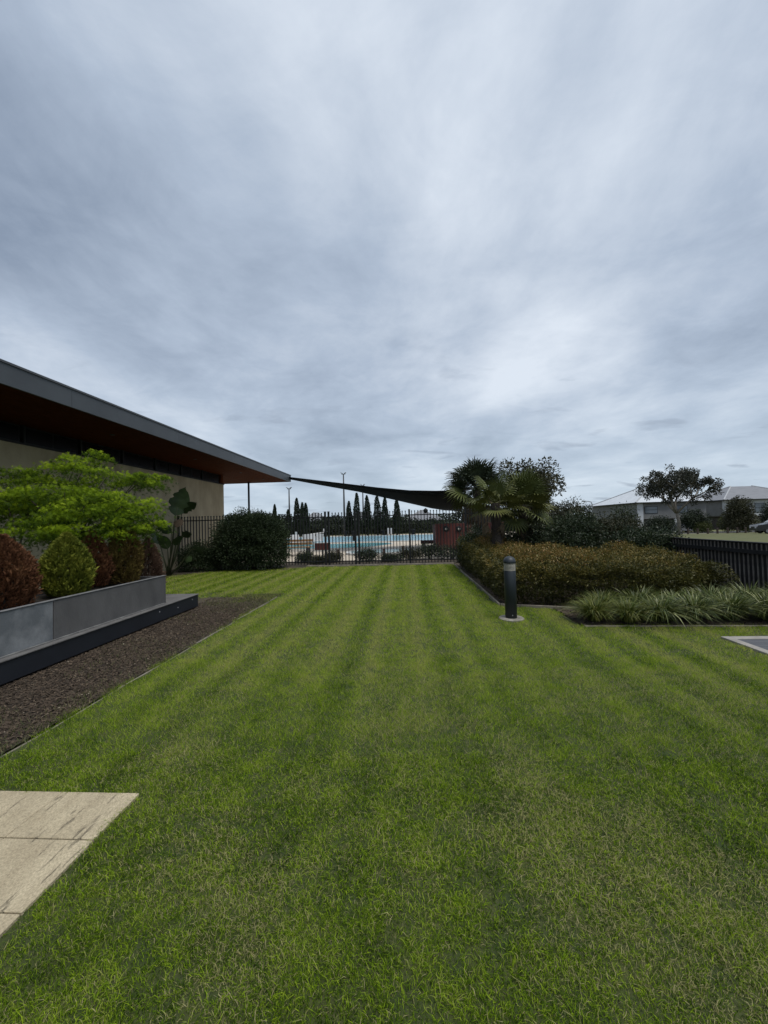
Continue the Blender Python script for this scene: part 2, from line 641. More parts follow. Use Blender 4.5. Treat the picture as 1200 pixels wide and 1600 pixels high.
# ---- travertine paving in the near left corner
def build_paving():
    m, t = new_mat('travertine')
    L = t.links.new
    out = nd(t, 'ShaderNodeOutputMaterial')
    p = nd(t, 'ShaderNodeBsdfPrincipled')
    p.inputs['Roughness'].default_value = 0.85
    L(p.outputs[0], out.inputs[0])
    g = nd(t, 'ShaderNodeNewGeometry')

    def ns(scale, st, det, ro):
        mp = nd(t, 'ShaderNodeMapping')
        mp.inputs['Scale'].default_value = st
        mp.inputs['Rotation'].default_value = (0, 0, 0.06)
        L(g.outputs['Position'], mp.inputs[0])
        n = nd(t, 'ShaderNodeTexNoise')
        n.inputs['Scale'].default_value = scale
        n.inputs['Detail'].default_value = det
        n.inputs['Roughness'].default_value = ro
        L(mp.outputs[0], n.inputs['Vector'])
        return n.outputs[0]
    veins = ns(5, (1, 0.55, 1), 9, 0.72)
    pits = ns(24, (1, 0.16, 1), 6, 0.68)
    grain = ns(140, (1, 0.7, 1), 4, 0.7)
    r = nd(t, 'ShaderNodeValToRGB')
    e = r.color_ramp.elements
    e[0].position, e[0].color = 0.30, (0.31, 0.255, 0.165, 1)
    e[1].position, e[1].color = 0.66, (0.47, 0.40, 0.27, 1)
    L(veins, r.inputs[0])
    pr = nd(t, 'ShaderNodeMapRange')
    pr.inputs['From Min'].default_value = 0.60
    pr.inputs['From Max'].default_value = 0.68
    L(pits, pr.inputs[0])
    mx = nd(t, 'ShaderNodeMixRGB')
    mx.inputs[2].default_value = (0.10, 0.085, 0.055, 1)
    sc = nd(t, 'ShaderNodeMath', operation='MULTIPLY')
    sc.inputs[1].default_value = 0.75
    L(pr.outputs[0], sc.inputs[0])
    L(sc.outputs[0], mx.inputs[0])
    L(r.outputs[0], mx.inputs[1])
    mg = nd(t, 'ShaderNodeMixRGB', blend_type='OVERLAY')
    mg.inputs[0].default_value = 0.9
    L(mx.outputs[0], mg.inputs[1])
    L(grain, mg.inputs[2])
    L(mg.outputs[0], p.inputs['Base Color'])
    sub = nd(t, 'ShaderNodeMath', operation='SUBTRACT')
    L(grain, sub.inputs[0])
    mm = nd(t, 'ShaderNodeMath', operation='MULTIPLY')
    mm.inputs[1].default_value = 2.0
    L(pr.outputs[0], mm.inputs[0])
    L(mm.outputs[0], sub.inputs[1])
    b = nd(t, 'ShaderNodeBump')
    b.inputs['Strength'].default_value = 0.7
    b.inputs['Distance'].default_value = 0.006
    L(sub.outputs[0], b.inputs['Height'])
    L(b.outputs[0], p.inputs['Normal'])
    base = struct(MB().box(-4.6, -1.606, 0.0, 2.176, -0.05, 0.005).build('paving', mat('paving_joint', (0.06, 0.05, 0.035), (0.10, 0.085, 0.06), 20, 0.95, world=True)), 'beige travertine paving in the near corner of the lawn')
    rng = random.Random(2)
    ys = [2.18, 1.852, 1.495, 1.14, 0.79, 0.43, 0.07]
    xs = [-1.6, -2.07, -2.54, -3.01, -3.48, -3.95]
    for j in range(len(ys) - 1):
        for i in range(len(xs) - 1):
            dz = rng.uniform(-0.003, 0.003)
            g_ = 0.0035
            x0, x1 = xs[i + 1] + g_ * (0.5), xs[i] - (0 if i == 0 else g_ * 0.5)
            MB().box(x0, x1, ys[j + 1] + g_, ys[j] - (0 if j == 0 else g_ * 0.6), -0.01, 0.014 + dz, 0.003).build('paving_slab', m, base)


build_paving()


# ---- mulch bed with bark chips
def build_mulch():
    soil = mat('bed_soil', (0.030, 0.024, 0.018), (0.085, 0.066, 0.042), 2.2, 0.95, 0.8, 80, world=True)
    z = 0.004
    b = MB().add([(-9, 2.2, z), (LX0 - 0.03, 2.2, z), (LX0 - 0.03, 8.1, z), (-3.4, 8.22, z), (-9, 8.2, z)], [(0, 1, 2, 3, 4)]).build('mulch_bed', soil)
    struct(b, 'dark bark mulch bed along the plinth')
    struct(MB().add([(-9, 9.2, z), (-8.2, 10.6, z), (-6.7, 12.9, z), (-4.3, 12.95, z), (-3.6, 13.85, z), (-3.6, 14.6, z), (-9, 14.6, z)], [tuple(range(7))]).build('wall_bed', soil), 'dark soil bed below the rendered wall')
    struct(MB().add([(1.63, 7.05, z), (2.46, 6.8, z), (2.46, 5.66, z), (6.5, 5.66, z), (6.5, 14.6, z), (1.63, 14.6, z)], [tuple(range(6))]).build('hedge_bed', soil), 'dark soil bed below the hedge and shrubs')
    struct(MB().add([(-9, 14.0, z + 0.004), (6.5, 14.0, z + 0.004), (6.5, 15.7, z + 0.004), (-9, 15.7, z + 0.004)], [(0, 1, 2, 3)]).build('fence_bed', soil), 'soil strip behind the fence')
    rng = np.random.default_rng(5)
    chip = leaf_mat('bark_chip', [(0.018, 0.014, 0.011), (0.046, 0.034, 0.025), (0.082, 0.061, 0.043), (0.15, 0.115, 0.08), (0.36, 0.31, 0.24)], 0.9, 0.0, 0.2)

    def chips(name, n, xl, xr, y0, y1, mask, label, size=0.03):
        x = xl + (xr - xl) * rng.random(n)
        y = y0 + (y1 - y0) * rng.random(n)
        k = mask(x, y)
        x, y = x[k], y[k]
        n = len(x)
        s = size * (0.4 + 1.1 * rng.random(n) ** 1.6)[:, None]
        u = unit(np.stack([rng.normal(size=n), rng.normal(size=n), 0.2 * rng.normal(size=n)], -1))
        v = unit(np.cross(u, np.stack([0.5 * rng.normal(size=n), 0.5 * rng.normal(size=n), np.ones(n)], -1)))
        w_ = np.cross(u, v)
        w_ *= np.sign(w_[:, 2:3] + 1e-9)
        c = np.stack([x, y, 0.006 + 0.014 * rng.random(n)], -1)
        a = 0.28 + 0.25 * rng.random((n, 1))
        V = np.stack([c - u * s - v * s * a, c + u * s - v * s * a * 0.6, c + u * s * 0.8 + v * s * a, c - u * s * 0.9 + v * s * a * 0.8, c + w_ * s * 0.28], 1).reshape(-1, 3)
        i = np.arange(n, dtype=np.int32)[:, None] * 5
        F = np.concatenate([i + [0, 1, 4], i + [1, 2, 4], i + [2, 3, 4], i + [3, 0, 4]], 1).reshape(-1, 3)
        t = np.clip(rng.normal(0.34, 0.17, n), 0, 0.75)
        t = np.where(rng.random(n) < 0.005, 0.9, t)
        o = obj(name, np_mesh(name, V, F, chip, np.repeat(t, 5)))
        tag(o, label, 'mulch', kind='stuff')
    chips('bark_mulch', 62000, -4.3, LX0 - 0.04, 2.25, 8.15, lambda x, y: (rng.random(len(x)) < 1.15 - 0.95 * smooth(6.2, 7.8, y)) & (x > -4.35) & (x < -2.88 - 0.25 * (rng.random(len(x)) ** 3)), 'loose brown bark chips between the plinth and the lawn edging', 0.012)
    chips('leaf_litter', 6000, 1.65, 6.2, 5.7, 9.0, lambda x, y: y > right_edge(x) + 0.05, 'loose brown leaf litter under the hedge', 0.022)
    # thin grass and moss creeping into the bed
    n = 40000
    x = -4.2 + 1.36 * rng.random(n)
    y = 2.3 + 6.2 * rng.random(n)
    wgt = smooth(6.9, 7.9, y) * 0.9 * smooth(-4.4, -3.2, x) + smooth(0.55, 0.8, vnoise(x, y, 8, 0.5)) * 0.45 + smooth(-3.3, -2.86, x) * 0.6
    k = rng.random(n) < wgt * (0.35 + 0.5 * smooth(4.2, 2.4, y) + 0.5 * smooth(6.6, 8, y))
    x, y = x[k], y[k]
    n = len(x)
    B = np.stack([x, y, np.full(n, 0.004)], -1)
    d = unit(np.stack([rng.normal(0, 0.6, n), rng.normal(0, 0.6, n), np.ones(n)], -1)) * (0.025 + 0.03 * rng.random((n, 1)))
    az = rng.random(n) * PI
    sd_ = np.stack([np.cos(az), np.sin(az), np.zeros(n)], -1) * 0.004
    V = np.stack([B - sd_, B + sd_, B + d], 1).reshape(-1, 3)
    F = np.arange(n * 3, dtype=np.int32).reshape(-1, 3)
    gm = leaf_mat('weed_blade', [(0.05, 0.07, 0.02), (0.10, 0.11, 0.04), (0.2, 0.17, 0.09)], 0.6, 0.2)
    tag(obj('sparse_grass', np_mesh('sparse_grass', V, F, gm, np.repeat(rng.random(n), 3))), 'sparse weedy grass creeping into the mulch bed', 'grass', kind='stuff')


build_mulch()


# ---- edgings
def build_edging():
    em = mat('edging_timber', (0.26, 0.23, 0.18), (0.13, 0.115, 0.09), 8, 0.9, 0.4, 50, stretch=(1, 0.2, 1), world=True)

    def strip(name, pts, wd, h, label, zs=None):
        root = thing(name, label, 'edging')
        for i in range(len(pts) - 1):
            a, b = Vector((*pts[i], 0)), Vector((*pts[i + 1], 0))
            d = (b - a)
            L_ = d.length
            o = MB().box(0.003, L_ - 0.003, -wd / 2, wd / 2, -0.04, h * (0.85 + 0.3 * random.random()) if zs is None else zs.choice((0.002, 0.008, 0.014, 0.022)), 0.003).build('edging_board', em, root)
            o.location = a
            o.rotation_euler = (0, 0, math.atan2(d.y, d.x))
        return root
    er = random.Random(3)
    yy = [2.3]
    while yy[-1] < 7.7:
        yy.append(yy[-1] + er.uniform(0.45, 0.95))
    strip('lawn_edging', [(LX0 + er.uniform(-0.018, 0.018), y) for y in yy], 0.018, 0.016, 'thin weathered timber edging between mulch bed and striped lawn', er)
    strip('lawn_edging', [(1.585, 13.5), (1.575, 11.4), (1.60, 9.3), (1.60, 7.06)], 0.035, 0.045, 'pale timber edging running back along the left side of the hedge')
    strip('lawn_edging', [(1.62, 7.04), (2.5, 6.78), (3.75, 6.45)], 0.035, 0.045, 'low timber edging behind the bollard at the foot of the hedge')
    strip('lawn_edging', [(2.45, 5.63), (3.4, 5.60), (4.3, 5.57), (5.2, 5.55), (6.1, 5.53)], 0.03, 0.018, 'timber edging in front of the strappy grass clumps')
    strip('lawn_edging', [(-3.7, 13.86), (-1.9, 13.86), (-0.1, 13.86), (1.6, 13.86)], 0.10, 0.05, 'low concrete edging under the black pool fence')


build_edging()

# ================================================================== clubhouse on the left
WX, WY1, WTOP, SOF, FX, RY1 = -8.78, 17.9, 3.55, 4.02, -6.62, 21.6


def build_clubhouse():
    render = mat('cream_render', (0.42, 0.36, 0.245), (0.30, 0.255, 0.17), 2.0, 0.95, 0.6, 90, world=True, stretch=(1, 1, 0.45), detail=10)
    fascia = mat('fascia_metal', (0.066, 0.074, 0.083), (0.054, 0.061, 0.069), 1.2, 0.5, world=True, spec=0.3)
    timber = mat('soffit_timber', (0.090, 0.026, 0.007), (0.050, 0.014, 0.004), 6, 0.8, 0.15, 60, stretch=(6, 0.5, 1), world=True, spec=0.03)
    glass = mat('dark_glass', (0.006, 0.006, 0.007), (0.008, 0.008, 0.009), 1, 0.25, spec=0.15)
    frame = black_metal
    roofm = mat('roof_sheet', (0.16, 0.165, 0.17), (0.13, 0.135, 0.14), 2, 0.5)
    t = thing('clubhouse', 'low cream rendered clubhouse with wide flat overhanging dark roof', 'building', (WX, 0, 0))
    ox = WX

    def bx(name, m, x0, x1, y0, y1, z0, z1, parent=t, bev=0.0):
        return MB().box(x0 - ox, x1 - ox, y0, y1, z0, z1, bev).build(name, m, parent)
    bx('wall', render, WX - 6.0, WX, -7.0, WY1, -0.3, WTOP)
    # coping and clerestory strip with its panes
    bx('wall_cap', frame, WX - 6.0, WX + 0.03, -7.0, WY1 + 0.02, WTOP + 0.002, WTOP + 0.04)
    bx('clerestory_core', mat('clerestory_void', (0.008, 0.008, 0.008), (0.01, 0.01, 0.01), 1, 0.8), WX - 5.9, WX - 0.16, -6.9, WY1 - 0.3, WTOP + 0.045, SOF - 0.01)
    y = WY1 - 0.30
    k = 0
    while y > -6:
        pn = bx('window', frame, WX - 0.10, WX - 0.06, y - 1.5, y - 0.06, WTOP + 0.045, SOF - 0.02)
        for (a, b) in ((y - 1.47, y - 0.80), (y - 0.76, y - 0.09)):
            bx('pane', glass, WX - 0.058, WX - 0.05, a, b, WTOP + 0.08, SOF - 0.05, pn)
        bx('mullion', frame, WX - 0.12, WX - 0.02, y - 1.555, y - 1.505, WTOP + 0.045, SOF - 0.006)
        y -= 1.55
        k += 1
    bx('end_reveal', timber, WX - 0.35, WX - 0.01, WY1 - 0.26, WY1 - 0.02, WTOP + 0.045, SOF - 0.006)
    # roof slab, fascia, soffit boards
    bx('roof', roofm, WX - 6.6, FX - 0.05, -7.5, RY1 - 0.05, SOF + 0.10, SOF + 0.36)
    yy = RY1
    while yy > -7:
        bx('fascia', fascia, FX - 0.045, FX, yy - 3.594, yy, SOF - 0.012, SOF + 0.345)
        bx('fascia_joint', frame, FX - 0.044, FX - 0.006, yy - 3.599, yy - 3.595, SOF - 0.010, SOF + 0.343)
        yy -= 3.6
    bx('fascia', fascia, WX - 6.6, FX - 0.048, RY1 - 0.045, RY1 - 0.002, SOF - 0.012, SOF + 0.345)
    bx('roof_edge_trim', mat('trim_metal', (0.06, 0.064, 0.07), None, 2, 0.45), FX - 0.09, FX + 0.018, -7.5, RY1 + 0.015, SOF + 0.347, SOF + 0.385)
    bw = 0.135
    x = FX - 0.05
    while x > WX - 3.2:
        bx('soffit_board', timber, x - bw + 0.008, x, -7.4, RY1 - 0.05, SOF + 0.002 + 0.002 * (int(x * 100) % 2), SOF + 0.03)
        x -= bw
    bx('soffit_backing', frame, WX - 6.5, FX - 0.06, -7.4, RY1 - 0.06, SOF + 0.035, SOF + 0.095)
    for yy in (5.5, 9.5, 13.4, 17.2, 20.0):
        MB().lathe([(0.055, -0.006), (0.06, 0), (0.06, 0.02)], 14, (FX - 1.0 - ox, yy, SOF - 0.006)).build('downlight', mat('downlight_rim', (0.02, 0.02, 0.02)) if yy != 5.5 else frame, t)
    c = at(389, 790, 21.2)
    MB().tube([(c.x - ox, 21.2, -0.02), (c.x - ox, 21.2, SOF)], 0.055, 12).build('column', black_metal, t, True)


build_clubhouse()


# ================================================================== planter on its plinth
def build_planter():
    navy = mat('plinth_steel', (0.007, 0.009, 0.014), (0.011, 0.014, 0.020), 2.2, 0.5, 0.05, 30, world=True)
    top = mat('plinth_top', (0.13, 0.125, 0.12), (0.085, 0.082, 0.08), 5, 0.8, 0.2, 60, world=True)
    grey = mat('planter_zinc', (0.096, 0.094, 0.094), (0.056, 0.055, 0.056), 2.2, 0.7, 0.15, 50, world=True, stretch=(1, 1, 0.5), detail=10)
    pale = mat('planter_zinc_worn', (0.10, 0.11, 0.12), (0.20, 0.21, 0.22), 4.5, 0.65, 0.12, 50, world=True, lo=0.4, hi=0.72)
    t = thing('plinth', 'long low dark navy steel plinth under the grey planter', 'plinth', (-4.6, 5, 0))
    ox, oy = -4.6, 5

    def bx(name, m, x0, x1, y0, y1, z0, z1, parent, bev=0.0):
        return MB().box(x0 - ox, x1 - ox, y0 - oy, y1 - oy, z0, z1, bev).build(name, m, parent)
    f = bx('front_face', navy, -4.12, -4.07, 0.3, 7.2, 0.035, 0.255, t, 0.004)
    bx('end_face', navy, -5.28, -4.123, 7.15, 7.198, 0.035, 0.255, t)
    bx('top_plate', top, -5.3, -4.055, 0.3, 7.21, 0.257, 0.272, t, 0.003)
    bx('shadow_gap', black_metal, -5.2, -4.16, 0.4, 7.1, -0.03, 0.25, t)
    for (y, z) in ((6.05, 0.19), (6.55, 0.15), (7.0, 0.20)):
        MB().lathe([(0.010, 0), (0.010, 0.004), (0.006, 0.006)], 8).build('bolt', mat('bolt_zinc', (0.3, 0.3, 0.3), None, 3, 0.4), t, loc=(-4.07 - ox, y - oy, z)).rotation_euler = (0, PI / 2, 0)
    p = thing('planter', 'long grey metal planter box holding the clipped conifers', 'planter', (-4.6, 5, 0.272))
    oz = 0.272

    def b2(name, m, x0, x1, y0, y1, z0, z1, bev=0.003):
        return MB().box(x0 - ox, x1 - ox, y0 - oy, y1 - oy, z0 - oz, z1 - oz, bev).build(name, m, p)
    b2('front_panel', grey, -4.21, -4.17, 4.285, 6.37, 0.275, 0.735)
    o = b2('front_panel', pale, -4.211, -4.171, 0.9, 4.275, 0.275, 0.735)
    o['label'] = 'paler worn front panel with whitish water marks'
    b2('back_panel', grey, -5.16, -5.12, 0.9, 6.37, 0.275, 0.735)
    b2('end_panel', grey, -5.117, -4.213, 6.33, 6.368, 0.275, 0.733)
    b2('end_panel', grey, -5.117, -4.214, 0.9, 0.94, 0.275, 0.733)
    b2('soil', mat('planter_soil', (0.02, 0.016, 0.012), (0.05, 0.04, 0.03), 15, 0.95, 0.8, 60), -5.115, -4.216, 0.95, 6.325, 0.28, 0.66)
    rim = mat('planter_rim', (0.17, 0.17, 0.17), (0.11, 0.11, 0.112), 9, 0.6, world=True)
    b2('rim', rim, -4.222, -4.160, 4.283, 6.376, 0.737, 0.745, 0.002)
    b2('rim', rim, -4.222, -4.161, 0.89, 4.278, 0.737, 0.7445, 0.002)
    b2('rim', rim, -5.165, -5.112, 0.89, 6.376, 0.737, 0.745, 0.002)
    b2('base_strip', mat('base_strip', (0.2, 0.2, 0.19), (0.1, 0.1, 0.1), 8, 0.8), -4.162, -4.140, 0.9, 6.3, 0.274, 0.286, 0.0)


build_planter()


# ---- conifers
def conifer(label, loc, r, h, cols, seed, n=9000, group='clipped conifers by the planter'):
    rng = np.random.default_rng(seed)
    m = leaf_mat('conifer_spray', cols, 0.7, 0.12, 0.15)
    t = thing('clipped_conifer', label, 'conifer', loc, 0, group)
    # egg profile, widest at 40 percent height, set with upright flame-shaped sprays
    def prof(z):
        z = np.clip(z, 0, 1)
        return np.where(z < 0.4, 0.72 + 0.28 * np.sin(z / 0.4 * PI / 2), np.cos((z - 0.4) / 0.6 * PI / 2 * 0.98) ** 0.85)
    K = max(60, n // 38)
    ka = rng.random(K) * 2 * PI
    kz = rng.random(K) ** 0.95
    ko = 1 - 0.20 * rng.random(K) ** 1.2
    ko = np.where(rng.random(K) < 0.14, ko + 0.04 + 0.10 * rng.random(K), ko)
    kt = rng.random(K)
    cid = rng.integers(0, K, n)
    sv = rng.random(n)
    z = np.clip(kz[cid] + (sv - 0.5) * 0.17, 0, 1.03)
    a = ka[cid] + rng.normal(0, 0.05, n) / np.maximum(prof(z), 0.25) * (1.15 - sv)
    rr = r * prof(z) * ko[cid] * (0.93 + 0.09 * sv) * (1 - 0.10 * rng.random(n))
    fill = rng.random(n) < 0.3
    rr = np.where(fill, r * prof(z) * (0.62 + 0.22 * rng.random(n)), rr)
    a = np.where(fill, rng.random(n) * 2 * PI, a)
    z = np.where(fill, rng.random(n) * 0.97, z)
    rr = np.where(fill, r * prof(z) * (0.62 + 0.22 * rng.random(n)), rr)
    P = np.stack([rr * np.cos(a), rr * np.sin(a), 0.02 + z * h * 0.97], -1)
    U = unit(np.stack([np.cos(a) * 0.45, np.sin(a) * 0.45, np.full(n, 1.0)], -1) + 0.3 * rng.normal(size=(n, 3)))
    patch = vnoise(a * 1.2, z * 3, seed, 0.8)
    tint = np.clip(0.02 + 0.30 * patch + 0.22 * kt[cid] + 0.22 * rng.random(n) + 0.26 * sv, 0, 1)
    V, F = leaf_geo(P, U, 0.060 * (0.6 + 0.8 * rng.random(n)), 0.26, rng, 0.3, 0.2)
    obj('foliage', np_mesh('foliage', V, F, m, np.repeat(tint, 4)), t)
    MB().tube([(0, 0, -0.05), (0.01, 0, h * 0.45), (0, 0.01, h * 0.85)], [0.03, 0.02, 0.006], 6).build('trunk', bark_dark, t)
    return t


SOILZ = 0.66
green = [(0.022, 0.034, 0.008), (0.090, 0.115, 0.016), (0.20, 0.22, 0.030), (0.36, 0.35, 0.06)]
rust = [(0.035, 0.016, 0.010), (0.10, 0.042, 0.022), (0.18, 0.082, 0.040), (0.25, 0.14, 0.07)]
mixed = [(0.032, 0.024, 0.010), (0.10, 0.060, 0.022), (0.15, 0.115, 0.030), (0.22, 0.15, 0.06)]
brown = [(0.032, 0.020, 0.015), (0.09, 0.052, 0.036), (0.15, 0.092, 0.062), (0.20, 0.14, 0.10)]
conifer('rusty brown dead-looking conifer at the near end of the planter', (-4.72, 4.20, SOILZ), 0.34, 0.80, rust, 21, 16900)
conifer('bright green egg-shaped clipped conifer in the planter', (-4.66, 4.98, SOILZ), 0.295, 0.81, green, 22, 18200)
conifer('reddish brown slim conifer half hidden behind the green one', (-4.84, 5.62, SOILZ), 0.25, 0.82, rust, 23, 11700)
conifer('tallest pointed conifer, brown turning green, in the planter', (-4.62, 6.0, SOILZ), 0.25, 0.97, mixed, 24, 14300)
conifer('dull brown conifer just beyond the far end of the planter', (-5.22, 7.42, 0.0), 0.30, 1.32, brown, 25, 13000)
conifer('low olive brown conifer filling the gap at the far planter corner', (-4.95, 6.25, SOILZ), 0.15, 0.48, mixed, 26, 4550)


# ---- Japanese maple
def build_maple():
    rng = np.random.default_rng(33)
    base = Vector((-6.15, 6.15, 0))
    t = thing('maple_tree', 'lime green layered maple tree between planter and cream wall', 'tree', base)
    m = leaf_mat('maple_leaf', [(0.042, 0.080, 0.008), (0.18, 0.275, 0.014), (0.39, 0.51, 0.028), (0.58, 0.66, 0.08)], 0.6, 0.5, 0.08)
    # pads given as picture column, row, depth, half width, half thickness
    pads = [(120, 722, 6.5, .62, .12), (60, 745, 6.3, .55, .13), (175, 738, 6.7, .55, .12), (215, 752, 6.9, .42, .10),
            (28, 765, 6.0, .60, .14), (100, 762, 5.9, .70, .15), (165, 768, 6.2, .60, .14), (205, 782, 6.5, .52, .12),
            (10, 792, 6.4, .62, .15), (70, 795, 6.8, .60, .15), (130, 795, 5.7, .62, .15), (190, 800, 6.0, .55, .13), (228, 805, 6.4, .40, .10),
            (35, 822, 5.9, .55, .11), (85, 818, 5.5, .60, .11), (140, 820, 5.6, .58, .11), (195, 825, 6.0, .50, .10), (240, 822, 6.5, .30, .08),
            (-40, 770, 6.2, .7, .16), (-60, 805, 6.3, .7, .15), (160, 838, 6.3, .42, .08), (110, 836, 6.1, .42, .08), (140, 712, 6.9, .40, .09),
            (20, 740, 6.9, .5, .11), (100, 775, 7.1, .7, .2), (170, 785, 7.1, .6, .2), (235, 742, 7.1, .33, .07), (60, 775, 7.2, .6, .2)]
    Ps, Us, Ts = [], [], []
    ends = []
    for (px, py, Y, hw, ht) in pads:
        c = at(px, py - (10 if py > 790 else 4), Y) - base
        ends.append(c)
        sub = 7
        for k in range(sub):
            a = rng.random() * 2 * PI
            r = hw * 0.90 * math.sqrt(rng.random())
            sc = np.array([c.x + r * math.cos(a), c.y + r * math.sin(a), c.z - 0.18 * (r / hw) ** 2 + rng.normal(0, ht * 0.45)])
            n = int(140 * (hw / 0.55))
            q = rng.normal(size=(n, 3)) * [hw * 0.27, hw * 0.27, ht * 0.24]
            q[:, 2] -= 0.9 * (q[:, 0] ** 2 + q[:, 1] ** 2) / hw
            P = sc + q
            out = P - np.array([c.x, c.y, c.z])
            out[:, 2] = 0
            U = unit(unit(out) * 0.9 + np.array([0, 0, -0.35]) + 0.5 * rng.normal(size=(n, 3)))
            Ps.append(P)
            Us.append(U)
            Ts.append(np.clip(0.04 + 0.36 * rng.random(n) + 0.32 * rng.random() + q[:, 2] / ht * 0.35, 0, 1))  # tint drops low in each pad: inner shade painted into the leaves
    P, U, T = np.concatenate(Ps), np.concatenate(Us), np.concatenate(Ts)
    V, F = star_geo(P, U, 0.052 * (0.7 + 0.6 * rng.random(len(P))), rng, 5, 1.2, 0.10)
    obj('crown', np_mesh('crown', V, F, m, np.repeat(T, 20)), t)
    # twisting stems
    mb = MB()
    fork = Vector((-0.05, 0.0, 0.78))
    mb.tube([(0.0, 0, -0.05), (0.05, 0.0, 0.35), (-0.02, 0.02, 0.62), fork], [0.075, 0.06, 0.05, 0.047], 9)
    mains = []
    for (ax, ay, az) in ((-0.55, 0.05, 1.15), (0.30, -0.05, 1.30), (0.05, 0.25, 1.45), (0.55, 0.1, 1.2)):
        e = Vector((ax, ay, az))
        mid = fork.lerp(e, 0.5) + Vector((0.10 * rng.normal(), 0.05, 0.05))
        mb.tube([fork, mid, e], [0.042, 0.034, 0.026], 7)
        mains.append(e)
    for e in ends:
        s = min(mains, key=lambda q: (q - e).length)
        mid = s.lerp(e, 0.55) + Vector((rng.normal() * 0.06, rng.normal() * 0.06, 0.06))
        mb.tube([s, mid, e], [0.02, 0.013, 0.005], 5)
    mb.build('trunk', bark_dark, t, True)


build_maple()


# ---- giant-leaved plant by the wall
def build_bigleaf():
    lm = mat('broad_leaf', (0.020, 0.038, 0.014), (0.034, 0.058, 0.020), 7, 0.38, 0.15, 40, spec=0.5)
    dead = mat('withered_leaf', (0.040, 0.028, 0.018), (0.07, 0.05, 0.03), 9, 0.8)
    stm = mat('leaf_stalk', (0.035, 0.045, 0.018), (0.05, 0.055, 0.025), 9, 0.6)
    base = at(262, 896, 12.1)
    base.z = 0
    t = thing('broad_leaf_plant', 'tall plant with huge torn paddle leaves against the cream wall', 'plant', base)
    rng = random.Random(7)

    def leaf(p, axis, ln, wd, roll, m, tears=3):
        """paddle blade with torn margin, arched along the midrib"""
        mb = MB()
        axis = axis.normalized()
        side0 = axis.cross(Vector((0.55, -0.75, 0.35)))
        side0 = side0.normalized() if side0.length > 0.1 else Vector((1, 0, 0))
        side = Matrix.Rotation(roll, 3, axis) @ side0
        nor = axis.cross(side)
        N = 16
        c, l, r = [], [], []
        tl = {rng.randrange(3, N - 2) for _ in range(tears)}
        tr = {rng.randrange(3, N - 2) for _ in range(tears)}
        for i in range(N + 1):
            s = i / N
            wv = wd * (math.sin(PI * min(s * 1.12, 1.0) ** 0.75) ** 0.8) * (0.98 if s < 0.9 else 0.7)
            q = p + axis * ln * s - nor * 0.12 * ln * s * s - Vector((0, 0, 0.16 * ln * s ** 3))
            c.append(q)
            wl = wv * (0.68 if i in tl else 1.0)
            wr = wv * (0.68 if i in tr else 1.0)
            l.append(q + side * wl * 0.5 + nor * 0.10 * wv)
            r.append(q - side * wr * 0.5 + nor * 0.10 * wv)
        vs = c + l + r
        fs = []
        n1 = N + 1
        for i in range(N):
            fs += [(i, i + 1, n1 + i + 1, n1 + i), (i + 1, i, 2 * n1 + i, 2 * n1 + i + 1)]
        return mb.add(vs, fs).build('leaf', m, t, True)
    # (top-of-stalk column, row, depth), axis, length, width, roll
    specs = [((274, 806), 12.0, (0.25, 0.1, 1.0), 1.22, 0.62, 0.1, lm), ((284, 802), 12.3, (0.9, -0.1, 0.75), 0.80, 0.40, 0.5, lm),
             ((272, 815), 11.8, (0.75, -0.4, -0.12), 0.62, 0.34, 0.2, dead), ((278, 852), 11.9, (0.30, -0.5, 0.62), 0.62, 0.40, 0.4, lm),
             ((300, 858), 12.2, (1.0, -0.3, -0.10), 0.62, 0.28, 0.9, lm), ((262, 858), 11.8, (-0.15, -0.4, 0.8), 0.72, 0.36, -0.4, lm),
             ((255, 872), 11.7, (-0.5, -0.4, 0.45), 0.6, 0.3, 0.6, lm), ((284, 838), 12.2, (0.7, -0.2, 0.25), 0.55, 0.30, 0.7, lm),
             ((268, 832), 12.1, (-0.4, -0.5, 0.35), 0.55, 0.3, -0.6, lm), ((290, 872), 12.2, (0.8, -0.5, -0.1), 0.5, 0.26, 0.3, lm),
             ((250, 850), 12.0, (-0.4, -0.2, 0.9), 0.6, 0.28, 0.2, lm)]
    for (pp, Y, ax, ln, wd, ro, m) in specs:
        p = at(pp[0], pp[1], Y) - base
        k = p.lerp(Vector((0, 0, 0)), 0.55) + Vector((0.03, 0, -0.05))
        MB().tube([(rng.uniform(-.08, .08), rng.uniform(-.08, .08), -0.03), k, p, p + Vector(ax).normalized() * ln * 0.5], [0.035, 0.022, 0.013, 0.006], 6).build('stalk', stm, t, True)
        leaf(p, Vector(ax), ln, wd, ro, m)


build_bigleaf()

# ---- dark clipped bush by the fence and a low one beside it
bay = leaf_mat('bay_leaf', [(0.010, 0.016, 0.008), (0.018, 0.030, 0.012), (0.030, 0.046, 0.018), (0.055, 0.072, 0.034)], 0.55, 0.12, 0.2)
b0 = at(390, 888, 13.35)
bush('round_bush', 'big dark green rounded bush in front of the pool fence', 'bush', (b0.x, 13.45, 0), (1.30, 0.80, 1.03), 50000, 300, 0.24, 0.066, 0.42, bay, 41, bark_dark, zlo=-0.97)
b1 = at(312, 885, 13.2)
bush('low_bush', 'low dark shrub in the corner of fence and cream wall', 'bush', (b1.x, 13.3, 0), (0.75, 0.55, 0.48), 11000, 90, 0.2, 0.06, 0.4, bay, 42, bark_dark, zlo=-0.95)


# ================================================================== pool fence and gate
FY = 14.1


